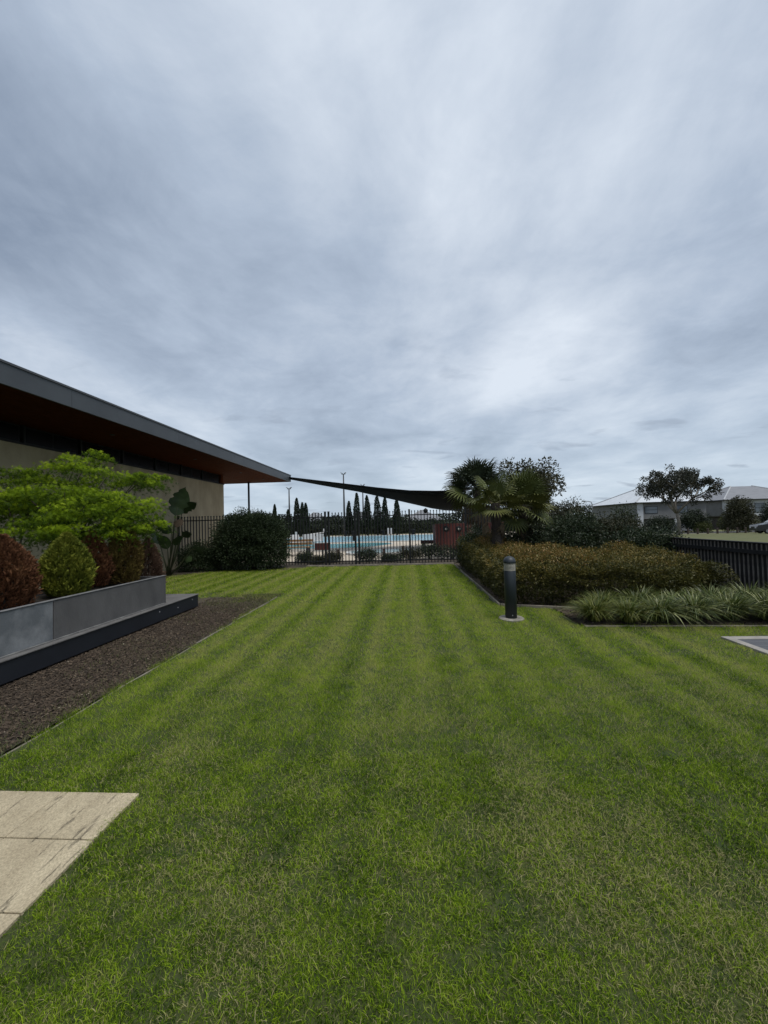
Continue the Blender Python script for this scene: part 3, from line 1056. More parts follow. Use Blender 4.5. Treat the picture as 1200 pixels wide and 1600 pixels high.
def picket_mesh(z0, z1):
    mb = MB()
    r = 0.0135
    mb.box(-r, r, -r, r, z0, z1 - 0.05)
    mb.add([(-r * 1.7, -r * 1.7, z1 - 0.048), (r * 1.7, -r * 1.7, z1 - 0.048), (r * 1.7, r * 1.7, z1 - 0.048), (-r * 1.7, r * 1.7, z1 - 0.048), (-r * 1.2, -r * 1.2, z1 - 0.012), (r * 1.2, -r * 1.2, z1 - 0.012), (r * 1.2, r * 1.2, z1 - 0.012), (-r * 1.2, r * 1.2, z1 - 0.012), (0, 0, z1)],
           [(3, 2, 1, 0), (0, 1, 5, 4), (1, 2, 6, 5), (2, 3, 7, 6), (3, 0, 4, 7), (4, 5, 8), (5, 6, 8), (6, 7, 8), (7, 4, 8)])
    return mb.mesh('picket', black_metal)


def post_mesh(z1):
    return MB().box(-0.034, 0.034, -0.034, 0.034, -0.1, z1, 0.004).box(-0.04, 0.04, -0.04, 0.04, z1 + 0.001, z1 + 0.02, 0.004).mesh('post', black_metal)


def build_pool_fence():
    pm = picket_mesh(0.05, 1.97)
    po = post_mesh(1.99)

    def run(name, label, cat, x0, x1, posts, gate=False):
        t = thing(name, label, cat, (x0, FY, 0))
        for z in (0.16, 1.80):
            MB().box(0.0, x1 - x0, -0.02, 0.02, z - 0.018, z + 0.018).build('rail', black_metal, t)
        n = int(round((x1 - x0) / 0.114))
        for i in range(n):
            xx = (i + 0.5) * (x1 - x0) / n
            if any(abs(x0 + xx - p) < 0.045 for p in posts):
                continue
            # pickets stand 2 mm proud of the rails
            obj('picket', pm, t, (xx, 0, 0))
        for p in posts:
            obj('post', po, t, (p - x0, 0, 0))
        return t
    run('pool_fence', 'black picket fence section beside the cream wall behind the big bush', 'fence', -8.74, -3.02, [-8.70, -5.7, -3.06])
    g = run('pool_gate', 'narrow black picket gate in the pool fence', 'gate', -2.97, -1.90, [-2.93, -1.94])
    MB().box(0.93, 1.0, -0.07, -0.022, 0.9, 1.25, 0.006).build('latch', black_metal, g)
    run('pool_fence', 'black picket fence section between the gate and the palms', 'fence', -1.85, 4.2, [-1.81, 0.06, 2.1, 4.16])
    # round black lamp/speaker hung on the top rail
    c = at(665, 798, FY - 0.06)
    t = thing('fence_speaker', 'round black speaker clamped to the top of the pool fence', 'speaker', (c.x, FY, 0))
    z = c.z
    MB().lathe([(0.05, 0.06), (0.075, 0.04), (0.085, 0.0), (0.08, -0.04), (0.06, -0.05)], 16).build('housing', black_metal, t, True, (0, -0.075, z)).rotation_euler = (PI / 2, 0, 0)
    MB().box(-0.02, 0.02, -0.05, -0.013, z - 0.1, z + 0.1).build('bracket', black_metal, t)


build_pool_fence()


# ================================================================== bollard light
def build_bollard():
    body = mat('bollard_paint', (0.014, 0.020, 0.026), (0.034, 0.038, 0.042), 5, 0.5, 0.05, 90, stretch=(1, 1, 0.35), detail=10, lo=0.45, hi=0.8)
    lens = mat('bollard_lens', (0.40, 0.38, 0.32), (0.32, 0.30, 0.25), 8, 0.45)
    fo = mat('footing_concrete', (0.30, 0.28, 0.24), (0.15, 0.14, 0.11), 14, 0.95, 0.5, 90)
    t = thing('bollard_light', 'dark bollard light with pale louvred band beside the hedge', 'bollard', (1.56, 6.10, 0))
    MB().lathe([(0.185, -0.05), (0.19, 0.018), (0.178, 0.028)], 28).build('footing', fo, t)
    MB().lathe([(0.088, 0.028), (0.088, 0.745), (0.085, 0.75)], 28).build('post', body, t, True)
    for a in (0.6, 2.7, 4.8):
        sc = MB().lathe([(0.007, 0), (0.007, 0.004)], 8).build('screw', bpy.data.materials['bolt_zinc'], t, loc=(0.0885 * math.cos(a - 2.2), 0.0885 * math.sin(a - 2.2), 0.08))
        sc.rotation_euler = (0, PI / 2, a - 2.2)
    ln = MB().lathe([(0.074, 0.752), (0.074, 0.868)], 24).build('lens', lens, t, True)
    for k in range(6):
        z = 0.757 + k * 0.019
        MB().lathe([(0.075, z), (0.087, z - 0.001), (0.087, z + 0.005), (0.075, z + 0.009)], 24).build('louvre', lens, ln, True)
    MB().lathe([(0.092, 0.870), (0.094, 0.885), (0.092, 0.905), (0.080, 0.935), (0.058, 0.957), (0.03, 0.970), (0.006, 0.974)], 28).build('cap', body, t, True)


build_bollard()


# ================================================================== little boardwalk at the right
def build_deck():
    bm_ = mat('deck_board', (0.090, 0.095, 0.105), (0.055, 0.06, 0.07), 4, 0.7, 0.2, 40, stretch=(0.4, 5, 1), world=True)
    bord = mat('deck_border', (0.33, 0.31, 0.28), (0.24, 0.225, 0.2), 6, 0.9, 0.3, 60, world=True)
    t = thing('deck', 'grey slatted deck with pale concrete border at the right edge of the lawn', 'deck', (3.84, 3.0, 0))
    MB().box(0, 0.10, -2.9, 2.06, -0.05, 0.026, 0.004).build('border', bord, t)
    MB().box(0.103, 2.34, 1.96, 2.06, -0.05, 0.026, 0.004).build('border', bord, t)
    y = 1.95
    while y > -2.8:
        MB().box(0.106, 2.34, y - 0.082, y, -0.03, 0.020, 0.004).build('deck_board', bm_, t)
        y -= 0.09
    MB().box(0.104, 2.3, -2.85, 1.95, -0.06, -0.032).build('sub_base', black_metal, t)


build_deck()


# ================================================================== blade fence on the right
def build_right_fence():
    bl = mat('fence_blade', (0.014, 0.014, 0.015), (0.024, 0.024, 0.024), 5, 0.7, spec=0.2)
    ed = mat('fence_blade_edge', (0.22, 0.20, 0.18), (0.12, 0.108, 0.095), 9, 0.7)
    FXr = 6.22
    t = thing('blade_fence', 'low dark fence of upright boards running behind the grass clumps', 'fence', (FXr, 4, 0))
    me = MB().box(-0.02, 0.0, -0.0465, 0.0465, 0.04, 1.0).mesh('board', bl)
    em = MB().box(-0.040, -0.0205, 0.026, 0.040, 0.04, 0.998).mesh('batten', ed)
    y = -0.4
    while y < 15.5:
        b = obj('board', me, t, (0, y - 4, 0))
        obj('batten', em, b)
        y += 0.094
    for z0, z1 in ((0.10, 0.16), (0.80, 0.90)):
        MB().box(0.002, 0.045, -4.6, 11.5, z0, z1).build('rail', bl, t)
    MB().box(-0.06, 0.06, -4.6, 11.5, 1.002, 1.022).build('top_cap', bl, t)
    MB().box(-0.09, -0.058, -4.6, 11.5, 0.815, 0.885).build('front_rail', bl, t)
    yy = -4.4
    while yy < 12:
        MB().box(-0.04, 0.06, -0.045, 0.045, -0.1, 0.995).build('post', bl, t, loc=(0.055, yy, 0))
        yy += 2.4


build_right_fence()


# ================================================================== hedge with bronze new growth
def build_hedge():
    rng = np.random.default_rng(51)
    m = leaf_mat('hedge_leaf', [(0.016, 0.020, 0.008), (0.042, 0.047, 0.013), (0.092, 0.086, 0.019), (0.17, 0.130, 0.028), (0.23, 0.125, 0.036), (0.30, 0.23, 0.08)], 0.5, 0.25, 0.3)
    x0, x1 = 1.74, 5.52

    def yf(x):
        return np.where(x < 3.6, 7.20 - 0.25 * (x - 1.6), 6.70 + 0.10 * (x - 3.6) + 0.35 * smooth(4.6, 5.5, x)) + 0.10 * np.sin(x * 2.7)

    def yb(x):
        return 13.2 - 3.4 * smooth(2.5, 3.2, x)

    def h(x, y):
        return 0.66 + 0.05 * (y - 7) + 0.15 * (vnoise(x, y, 5, 0.7) - 0.5) + 0.17 * (vnoise(x, y, 6, 0.28) - 0.5) + 0.07 * smooth(4.2, 3.0, x) + 0.04 * smooth(3.5, 5.5, x)
    n = 125000
    x = x0 + (x1 - x0) * rng.random(n)
    y = 6.5 + 6.8 * rng.random(n)
    f, b = yf(x), yb(x)
    k = (y > f) & (y < b)
    x, y, f, b = x[k], y[k], f[k], b[k]
    d = np.minimum(np.minimum(x - x0, (x1 - x) * 2.2), np.minimum(y - f, b - y))
    q = np.clip(d / 0.38, 0, 1)
    he = h(x, y) * (0.25 + 0.75 * np.sqrt(1 - (1 - q) ** 2))
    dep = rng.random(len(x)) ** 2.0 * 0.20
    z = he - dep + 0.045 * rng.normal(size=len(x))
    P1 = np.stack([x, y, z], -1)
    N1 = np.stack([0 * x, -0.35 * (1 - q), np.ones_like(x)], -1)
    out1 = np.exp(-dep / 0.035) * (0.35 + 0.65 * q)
    # sides
    ns = 56000
    s = rng.random(ns)
    per = [(0.5, 'front'), (0.8, 'left'), (0.92, 'right'), (1.0, 'back')]
    px, py, nx, ny = np.zeros(ns), np.zeros(ns), np.zeros(ns), np.zeros(ns)
    a = s < 0.5
    px[a] = x0 + (x1 - x0) * rng.random(a.sum())
    py[a] = yf(px[a])
    ny[a] = -1
    c = (s >= 0.5) & (s < 0.82)
    py[c] = 7.2 + 6.0 * rng.random(c.sum())
    px[c] = x0
    nx[c] = -1
    e = (s >= 0.82) & (s < 0.94)
    py[e] = 7.0 + 2.8 * rng.random(e.sum())
    px[e] = x1
    nx[e] = 1
    g = s >= 0.94
    px[g] = x0 + (x1 - x0) * rng.random(g.sum())
    py[g] = yb(px[g])
    ny[g] = 1
    zf = rng.random(ns) ** 0.8
    hz_ = h(px, py)
    bulge = 0.12 * np.sin(zf * PI) + 0.14 * (vnoise(px + py, zf * 2, 9, 0.3) - 0.5)
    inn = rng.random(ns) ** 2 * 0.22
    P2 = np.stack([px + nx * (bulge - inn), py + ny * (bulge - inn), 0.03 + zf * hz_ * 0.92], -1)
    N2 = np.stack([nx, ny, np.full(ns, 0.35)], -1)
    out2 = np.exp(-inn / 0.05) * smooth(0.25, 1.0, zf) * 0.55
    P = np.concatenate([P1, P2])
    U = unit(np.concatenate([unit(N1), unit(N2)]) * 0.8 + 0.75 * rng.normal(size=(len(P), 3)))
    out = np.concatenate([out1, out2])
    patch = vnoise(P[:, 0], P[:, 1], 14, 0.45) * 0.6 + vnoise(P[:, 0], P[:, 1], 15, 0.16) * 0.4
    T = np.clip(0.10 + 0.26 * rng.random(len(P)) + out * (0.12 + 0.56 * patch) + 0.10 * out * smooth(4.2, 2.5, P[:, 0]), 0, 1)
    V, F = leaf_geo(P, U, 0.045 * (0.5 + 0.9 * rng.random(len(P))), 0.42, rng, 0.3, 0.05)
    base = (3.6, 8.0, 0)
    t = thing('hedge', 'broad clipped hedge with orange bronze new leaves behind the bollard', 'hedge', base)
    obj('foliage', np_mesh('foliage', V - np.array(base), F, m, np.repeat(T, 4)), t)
    for i in range(60):
        xx = rng.uniform(x0 + 0.15, x1 - 0.15)
        f0, b0_ = float(yf(np.array(xx))), float(yb(np.array(xx)))
        yy = f0 + 0.15 + (rng.random() ** 2) * (b0_ - f0 - 0.4)
        MB().tube([(xx - 3.6, yy - 8, -0.03), (xx - 3.6 + rng.normal() * 0.06, yy - 8 + rng.normal() * 0.06, 0.3), (xx - 3.6 + rng.normal() * 0.12, yy - 8 + rng.normal() * 0.12, 0.62)], [0.014, 0.01, 0.004], 5).build('stem', bark_dark, t)


build_hedge()

# ---- evergreen shrubs behind the hedge
sh_a = leaf_mat('shrub_leaf_dark', [(0.010, 0.017, 0.009), (0.020, 0.033, 0.014), (0.036, 0.054, 0.022), (0.065, 0.080, 0.038)], 0.45, 0.15, 0.4)
sh_b = leaf_mat('shrub_leaf_olive', [(0.014, 0.018, 0.009), (0.030, 0.035, 0.015), (0.050, 0.052, 0.022), (0.085, 0.070, 0.038)], 0.5, 0.15, 0.35)
SH = 'evergreen shrubs behind the hedge'
for (lab, px, Y, hw, hd, top, n, m, sd_) in (
        ('dark glossy shrub filling the space right of the palm trunk', 812, 11.6, 0.85, 0.70, 818, 13000, sh_a, 61),
        ('dense dark shrub right below the leftmost palm crown', 748, 12.2, 0.55, 0.6, 822, 9000, sh_a, 62),
        ('tall olive shrub with feathery top right of the palms', 882, 12.2, 0.75, 0.75, 776, 15000, sh_b, 63),
        ('broad rounded green shrub in the middle of the shrub mass', 895, 10.6, 1.0, 0.6, 800, 15000, sh_a, 64),
        ('reddish olive shrub sloping down behind the middle of the hedge', 955, 10.9, 1.0, 0.7, 800, 15000, sh_b, 65),
        ('small dark upright shrub in front of the white house wall', 976, 11.6, 0.34, 0.34, 786, 6000, sh_a, 66),
        ('low dark green shrub right of centre behind the hedge', 985, 10.0, 0.75, 0.5, 826, 10000, sh_a, 67),
        ('small blossoming shrub at the right end of the shrub mass', 1028, 9.75, 0.55, 0.45, 823, 9000, sh_a, 68)):
    b = at(px, 850, Y)
    tz = at(px, top, Y).z
    bush('evergreen_shrub', lab, 'shrub', (b.x, Y, 0), (hw, hd, tz / 2 * 0.93), n, 75, 0.24, 0.06, 0.42, m, sd_, bark_dark, SH)


# ---- strappy grass clumps
def clump_mesh(seed, n, ln, wd, cols_m, spread):
    rng = np.random.default_rng(seed)
    SEG = 5
    az = rng.random(n) * 2 * PI
    L = ln * (0.6 + 0.6 * rng.random(n))
    out = (0.35 + 0.75 * rng.random(n)) * spread
    base_r = 0.07 * np.sqrt(rng.random(n))
    ba = rng.random(n) * 2 * PI
    B = np.stack([base_r * np.cos(ba), base_r * np.sin(ba), np.zeros(n)], -1)
    W = wd * (0.7 + 0.6 * rng.random(n))
    Vs = []
    tw = rng.normal(0, 0.5, n)
    for k in range(SEG + 1):
        s = k / SEG
        r = L * out * (s ** 1.35)
        z = L * (0.88 * s - 0.62 * out * s ** 2.6)
        c = B + np.stack([np.cos(az) * r, np.sin(az) * r, z], -1)
        a2 = az + PI / 2 + tw * s
        sv = np.stack([np.cos(a2), np.sin(a2), 0.2 * np.sin(tw)], -1)
        ww = (W * (0.7 + 0.6 * s if s < 0.5 else 2.0 * (1.0 - s) + 0.04))[:, None]
        Vs += [c - sv * ww * 0.5, c + sv * ww * 0.5]
    V = np.stack(Vs, 1).reshape(-1, 3)
    m2 = 2 * (SEG + 1)
    i = np.arange(n, dtype=np.int32)[:, None] * m2
    F = np.concatenate([i + [2 * k, 2 * k + 1, 2 * k + 3, 2 * k + 2] for k in range(SEG)], 1).reshape(-1, 4)
    T = np.repeat(rng.random(n), m2)
    return np_mesh('leaves', V, F, cols_m, T, True)


def build_clumps():
    fine = leaf_mat('fine_strap_leaf', [(0.020, 0.034, 0.006), (0.070, 0.105, 0.014), (0.14, 0.165, 0.028), (0.26, 0.25, 0.075)], 0.45, 0.2)
    wide = leaf_mat('variegated_strap_leaf', [(0.018, 0.032, 0.008), (0.062, 0.092, 0.016), (0.12, 0.15, 0.032), (0.36, 0.37, 0.17)], 0.4, 0.2)
    crown = mat('grass_crown', (0.03, 0.028, 0.015), (0.05, 0.045, 0.02), 20, 0.9)
    spots = [(2.72, 6.05, 0, 'fine-leaved strappy clump at the left end of the row'),
             (3.15, 5.95, 0, 'fine-leaved clump, second from the left end of the row'),
             (3.02, 6.42, 0, 'fine-leaved clump tucked behind the leftmost two'),
             (3.62, 5.98, 1, 'pale-striped strappy clump, third along the front of the row'),
             (3.60, 6.45, 1, 'tall pale-leaved clump rising at the back against the hedge'),
             (4.12, 6.02, 1, 'strappy clump in the middle of the front row'),
             (4.18, 6.52, 1, 'strappy clump behind the middle one, below the hedge'),
             (4.62, 6.00, 1, 'arching strappy clump just behind the deck corner'),
             (4.78, 6.55, 1, 'back row clump below the right end of the hedge'),
             (5.12, 5.98, 1, 'wide arching striped clump above the deck'),
             (5.30, 6.55, 1, 'back row clump next to the blade fence'),
             (5.62, 5.95, 1, 'front clump at the right edge of the picture'),
             (5.82, 6.50, 1, 'rear clump in the corner at the blade fence')]
    rng = random.Random(9)
    for i, (x, y, k, lab) in enumerate(spots):
        t = thing('strappy_grass', lab, 'grass clump', (x, y - 0.13, 0), 0, 'strappy grass clumps before the blade fence')
        me = clump_mesh(70 + i, 950 if k == 0 else 560, 0.54 if k == 0 else 0.62, 0.008 if k == 0 else 0.014, fine if k == 0 else wide, 0.80 + 0.3 * rng.random())
        obj('leaves', me, t, (0, 0, -0.01))
        MB().lathe([(0.09, -0.03), (0.08, 0.02), (0.03, 0.06)], 10).build('crown', crown, t)


build_clumps()


# ================================================================== fan palms
def frond_mesh(name, m, seed, pet, fan, nseg, droop, arc):
    rng = random.Random(seed)
    mb = MB()
    pts = [(0, 0, 0), (pet * 0.5, 0, 0.02 * pet), (pet, 0, -0.03 * pet)]
    mb.tube(pts, [0.014, 0.010, 0.007], 4)
    o = Vector((pet, 0, -0.03 * pet))
    for k in range(nseg):
        a = (k / (nseg - 1) - 0.5) * arc
        ln = fan * (1.0 - 0.22 * abs(a) / (arc / 2)) * rng.uniform(0.9, 1.08)
        d = Vector((math.cos(a), math.sin(a), 0))
        sd_ = Vector((-math.sin(a), math.cos(a), 0))
        up = 0.10 * math.cos(a * 0.9)
        wv = fan * 0.040
        p0 = o
        p1 = o + d * ln * 0.45 + Vector((0, 0, up * fan))
        p2 = o + d * ln * 0.8 + Vector((0, 0, up * fan - droop * ln * 0.25))
        p3 = o + d * ln * 0.93 + Vector((0, 0, up * fan - droop * ln * rng.uniform(0.5, 1.0)))
        f = Vector((0, 0, wv * 0.5))
        mb.add([p0, p1 - sd_ * wv + f, p1, p1 + sd_ * wv + f, p2 - sd_ * wv * 0.6 + f * 0.5, p2, p2 + sd_ * wv * 0.6 + f * 0.5, p3],
               [(0, 1, 2), (0, 2, 3), (1, 4, 5, 2), (2, 5, 6, 3), (4, 7, 5), (5, 7, 6)])
    return mb.mesh(name, m)


def build_palms():
    lg = mat('palm_green', (0.060, 0.078, 0.020), (0.10, 0.115, 0.032), 4, 0.5, spec=0.3)
    ly = mat('palm_yellow', (0.13, 0.13, 0.034), (0.085, 0.098, 0.028), 4, 0.5, spec=0.2)
    ld = mat('palm_dark', (0.022, 0.034, 0.018), (0.038, 0.050, 0.024), 4, 0.42)
    br = mat('palm_dead', (0.16, 0.12, 0.072), (0.10, 0.072, 0.042), 6, 0.9)
    fib = mat('palm_fibre', (0.028, 0.022, 0.018), (0.060, 0.048, 0.038), 25, 0.95, 0.9, 60, stretch=(1, 1, 3))
    kinds = {}
    for nm, m in (('g', lg), ('y', ly), ('d', ld), ('b', br)):
        kinds[nm] = [frond_mesh('frond', m, s, 0.5, 0.60, 24, 0.22 if nm != 'b' else 0.8, R_(250 if nm != 'b' else 100)) for s in (1, 2)]
    rng = random.Random(17)

    def palm(label, px, pyc, Y, scale, ks, n, skirt, trunk_r, elmax=80):
        c = at(px, pyc, Y)
        t = thing('fan_palm', label, 'palm', (c.x, c.y, 0), 0, 'fan palms by the pool fence')
        H = c.z
        prof = []
        k = 14
        for i in range(k + 1):
            s = i / k
            prof.append((trunk_r * (1.0 + 0.12 * (i % 2)) * (1.05 - 0.25 * s if s < 0.8 else 0.9), -0.05 + s * H))
        tr = MB().lathe(prof, 12).build('trunk', fib, t)
        # old leaf bases standing off the trunk
        for i in range(38):
            a = rng.random() * 2 * PI
            z = H * (0.15 + 0.85 * rng.random())
            r0 = trunk_r * 0.85
            q = Vector((math.cos(a), math.sin(a), 0))
            mb = MB().tube([q * r0 + Vector((0, 0, z)), q * (r0 + 0.05) + Vector((0, 0, z + 0.05)), q * (r0 + 0.07) + Vector((0, 0, z + 0.12))], [0.016, 0.012, 0.004], 4)
            mb.build('leaf_base', br if i % 3 == 0 else fib, tr)
        for i in range(n):
            u = (i + 0.5) / n
            el = R_(elmax - (elmax + 38) * u + rng.uniform(-8, 8))
            az = i * 2.39996 + rng.uniform(-0.25, 0.25)
            kk = ks[int(u * len(ks) * 0.999)]
            o = obj('frond', kinds[kk][i % 2], t)
            sc = scale * rng.uniform(0.85, 1.1)
            o.scale = (sc, sc, sc)
            o.rotation_euler = (rng.uniform(-0.8, 0.8), -el, az)
            o.location = (0, 0, H - 0.12 * u)
        for i in range(skirt):
            az = i * 2.39996 + 1
            o = obj('dead_frond', kinds['b'][i % 2], t)
            sc = scale * rng.uniform(0.8, 1.05)
            o.scale = (sc, sc * 0.7, sc)
            o.rotation_euler = (0, R_(rng.uniform(52, 82)), az)
            o.location = (0, 0, H - 0.15 - 0.12 * rng.random())
        return t
    palm('fan palm with thick fibrous trunk rising from the back of the hedge', 774, 783, 10.6, 0.85, 'gyyy', 19, 3, 0.130, 66)
    palm('tallest fan palm with dark crown and brown skirt behind the pool fence', 745, 764, 16.2, 1.40, 'ddg', 44, 26, 0.17)
    palm('bushy yellow-green fan palm right of the one with the visible trunk', 816, 786, 11.3, 1.0, 'ggyg', 36, 2, 0.12, 75)


build_palms()


# ================================================================== trees
def tree(label, base, H, spread, n_leaf, leaf, m, seed, bm_, fork=0.35, clump=0.5, levels=3, group=None, name='broadleaf_tree', trunk_r=None, lean=0.0):
    rng = np.random.default_rng(seed)
    t = thing(name, label, 'tree', base, 0, group)
    mb = MB()
    tr = trunk_r or H * 0.022
    ends = []

    def grow(p, d, ln, r, lev):
        q = p + d * ln
        mid = p.lerp(q, 0.5) + Vector(rng.normal(size=3)) * ln * 0.07
        mb.tube([p, mid, q], [r, r * 0.85, r * 0.66], 6 if lev > 1 else 8)
        if lev >= levels:
            ends.append((q, ln))
            return
        k = 3 if lev > 0 else 4
        for i in range(k):
            a = 2 * PI * (i + rng.random() * 0.6) / k
            tilt = 0.5 + 0.35 * rng.random()
            s = Vector((math.cos(a) * spread, math.sin(a) * spread, 0))
            nd_ = (d * math.cos(tilt) + s * math.sin(tilt) + Vector((0, 0, 0.12))).normalized()
            grow(q, nd_, ln * (0.62 + 0.22 * rng.random()), r * 0.62, lev + 1)
        if lev > 0:
            ends.append((q, ln * 0.8))
    grow(Vector((0, 0, -0.1)), Vector((lean, 0, 1)).normalized(), H * fork, tr, 0)
    mb.build('trunk', bm_, t, True)
    per = max(20, n_leaf // len(ends))
    Ps, Us, Ts = [], [], []
    for (q, ln) in ends:
        tb = rng.random()
        for s in range(3):
            c = np.array(q) + rng.normal(size=3) * clump * 0.45
            nn = per // 3
            g = rdirs(rng, nn) * (rng.random((nn, 1)) ** 0.5) * clump * (0.35 + 0.35 * rng.random())
            Ps.append(c + g)
            Us.append(unit(unit(g) + 0.7 * rng.normal(size=(nn, 3)) + [0, 0, -0.1]))
            Ts.append(0.4 * tb + 0.6 * rng.random(nn))
    P, U, T = np.concatenate(Ps), np.concatenate(Us), np.concatenate(Ts)
    V, F = leaf_geo(P, U, leaf * (0.7 + 0.6 * rng.random(len(P))), 0.5, rng)
    obj('crown', np_mesh('crown', V, F, m, np.repeat(T, 4)), t)
    return t


gum = leaf_mat('gum_leaf', [(0.012, 0.015, 0.010), (0.024, 0.028, 0.018), (0.042, 0.045, 0.030), (0.07, 0.066, 0.05)], 0.5, 0.12, 0.35)
dk = leaf_mat('far_leaf', [(0.010, 0.015, 0.009), (0.018, 0.027, 0.014), (0.030, 0.042, 0.020), (0.045, 0.060, 0.03)], 0.55, 0.12, 0.3)
olive = leaf_mat('far_olive_leaf', [(0.018, 0.020, 0.011), (0.034, 0.036, 0.018), (0.055, 0.055, 0.026), (0.08, 0.075, 0.04)], 0.55, 0.15, 0.3)

q = at(826, 860, 17.5)
tree('dark rounded tree rising behind the palms', (q.x, q.y, 0), 3.4, 0.62, 17000, 0.12, olive, 81, bark, 0.42, 0.85, 2)


def gz(px, Y):
    """a spot on the ground in picture column px at distance Y"""
    c = at(px, 810, Y)
    return Vector((c.x, Y, float(terrain(np.array(c.x), np.array(Y)))))


b = gz(1058, 46)
tree('big spreading gum tree with pale forked trunk in front of the houses', b, 9.9, 1.0, 15000, 0.20, gum, 82, bark_pale, 0.27, 0.75, 3, trunk_r=0.21)


# ================================================================== pool area behind the fence
def flat_pt(px, py, z=0.0):
    d = CAM_M @ Vector(((px - 600) / 600, (800 - py) / 600, -1))
    t = (z - CAM_H) / d.z
    return Vector((0, 0, CAM_H)) + d * t


def sheet(name, pts, z, m, label):
    mb = MB()
    mb.add([(x, y, z) for x, y in pts], [tuple(range(len(pts)))])
    return struct(mb.build(name, m), label)


def curve_loop(pts, n=6):
    out = []
    N = len(pts)
    for i in range(N):
        p0, p1, p2, p3 = (Vector(pts[(i + k - 1) % N]) for k in range(4))
        for k in range(n):
            t = k / n
            out.append(tuple(0.5 * ((2 * p1) + (p2 - p0) * t + (2 * p0 - 5 * p1 + 4 * p2 - p3) * t * t + (3 * p1 - p0 - 3 * p2 + p3) * t ** 3)))
    return out


def water_mat(name, col, rough=0.12):
    m, t = new_mat(name)
    L = t.links.new
    out = nd(t, 'ShaderNodeOutputMaterial')
    p = nd(t, 'ShaderNodeBsdfPrincipled')
    p.inputs['Base Color'].default_value = (*col, 1)
    p.inputs['Roughness'].default_value = rough
    p.inputs['IOR'].default_value = 1.33
    g = nd(t, 'ShaderNodeNewGeometry')
    n = nd(t, 'ShaderNodeTexNoise')
    n.inputs['Scale'].default_value = 2.2
    n.inputs['Detail'].default_value = 4
    L(g.outputs['Position'], n.inputs['Vector'])
    b = nd(t, 'ShaderNodeBump')
    b.inputs['Strength'].default_value = 0.9
    b.inputs['Distance'].default_value = 0.12
    L(n.outputs[0], b.inputs['Height'])
    L(b.outputs[0], p.inputs['Normal'])
    L(p.outputs[0], out.inputs[0])
    return m


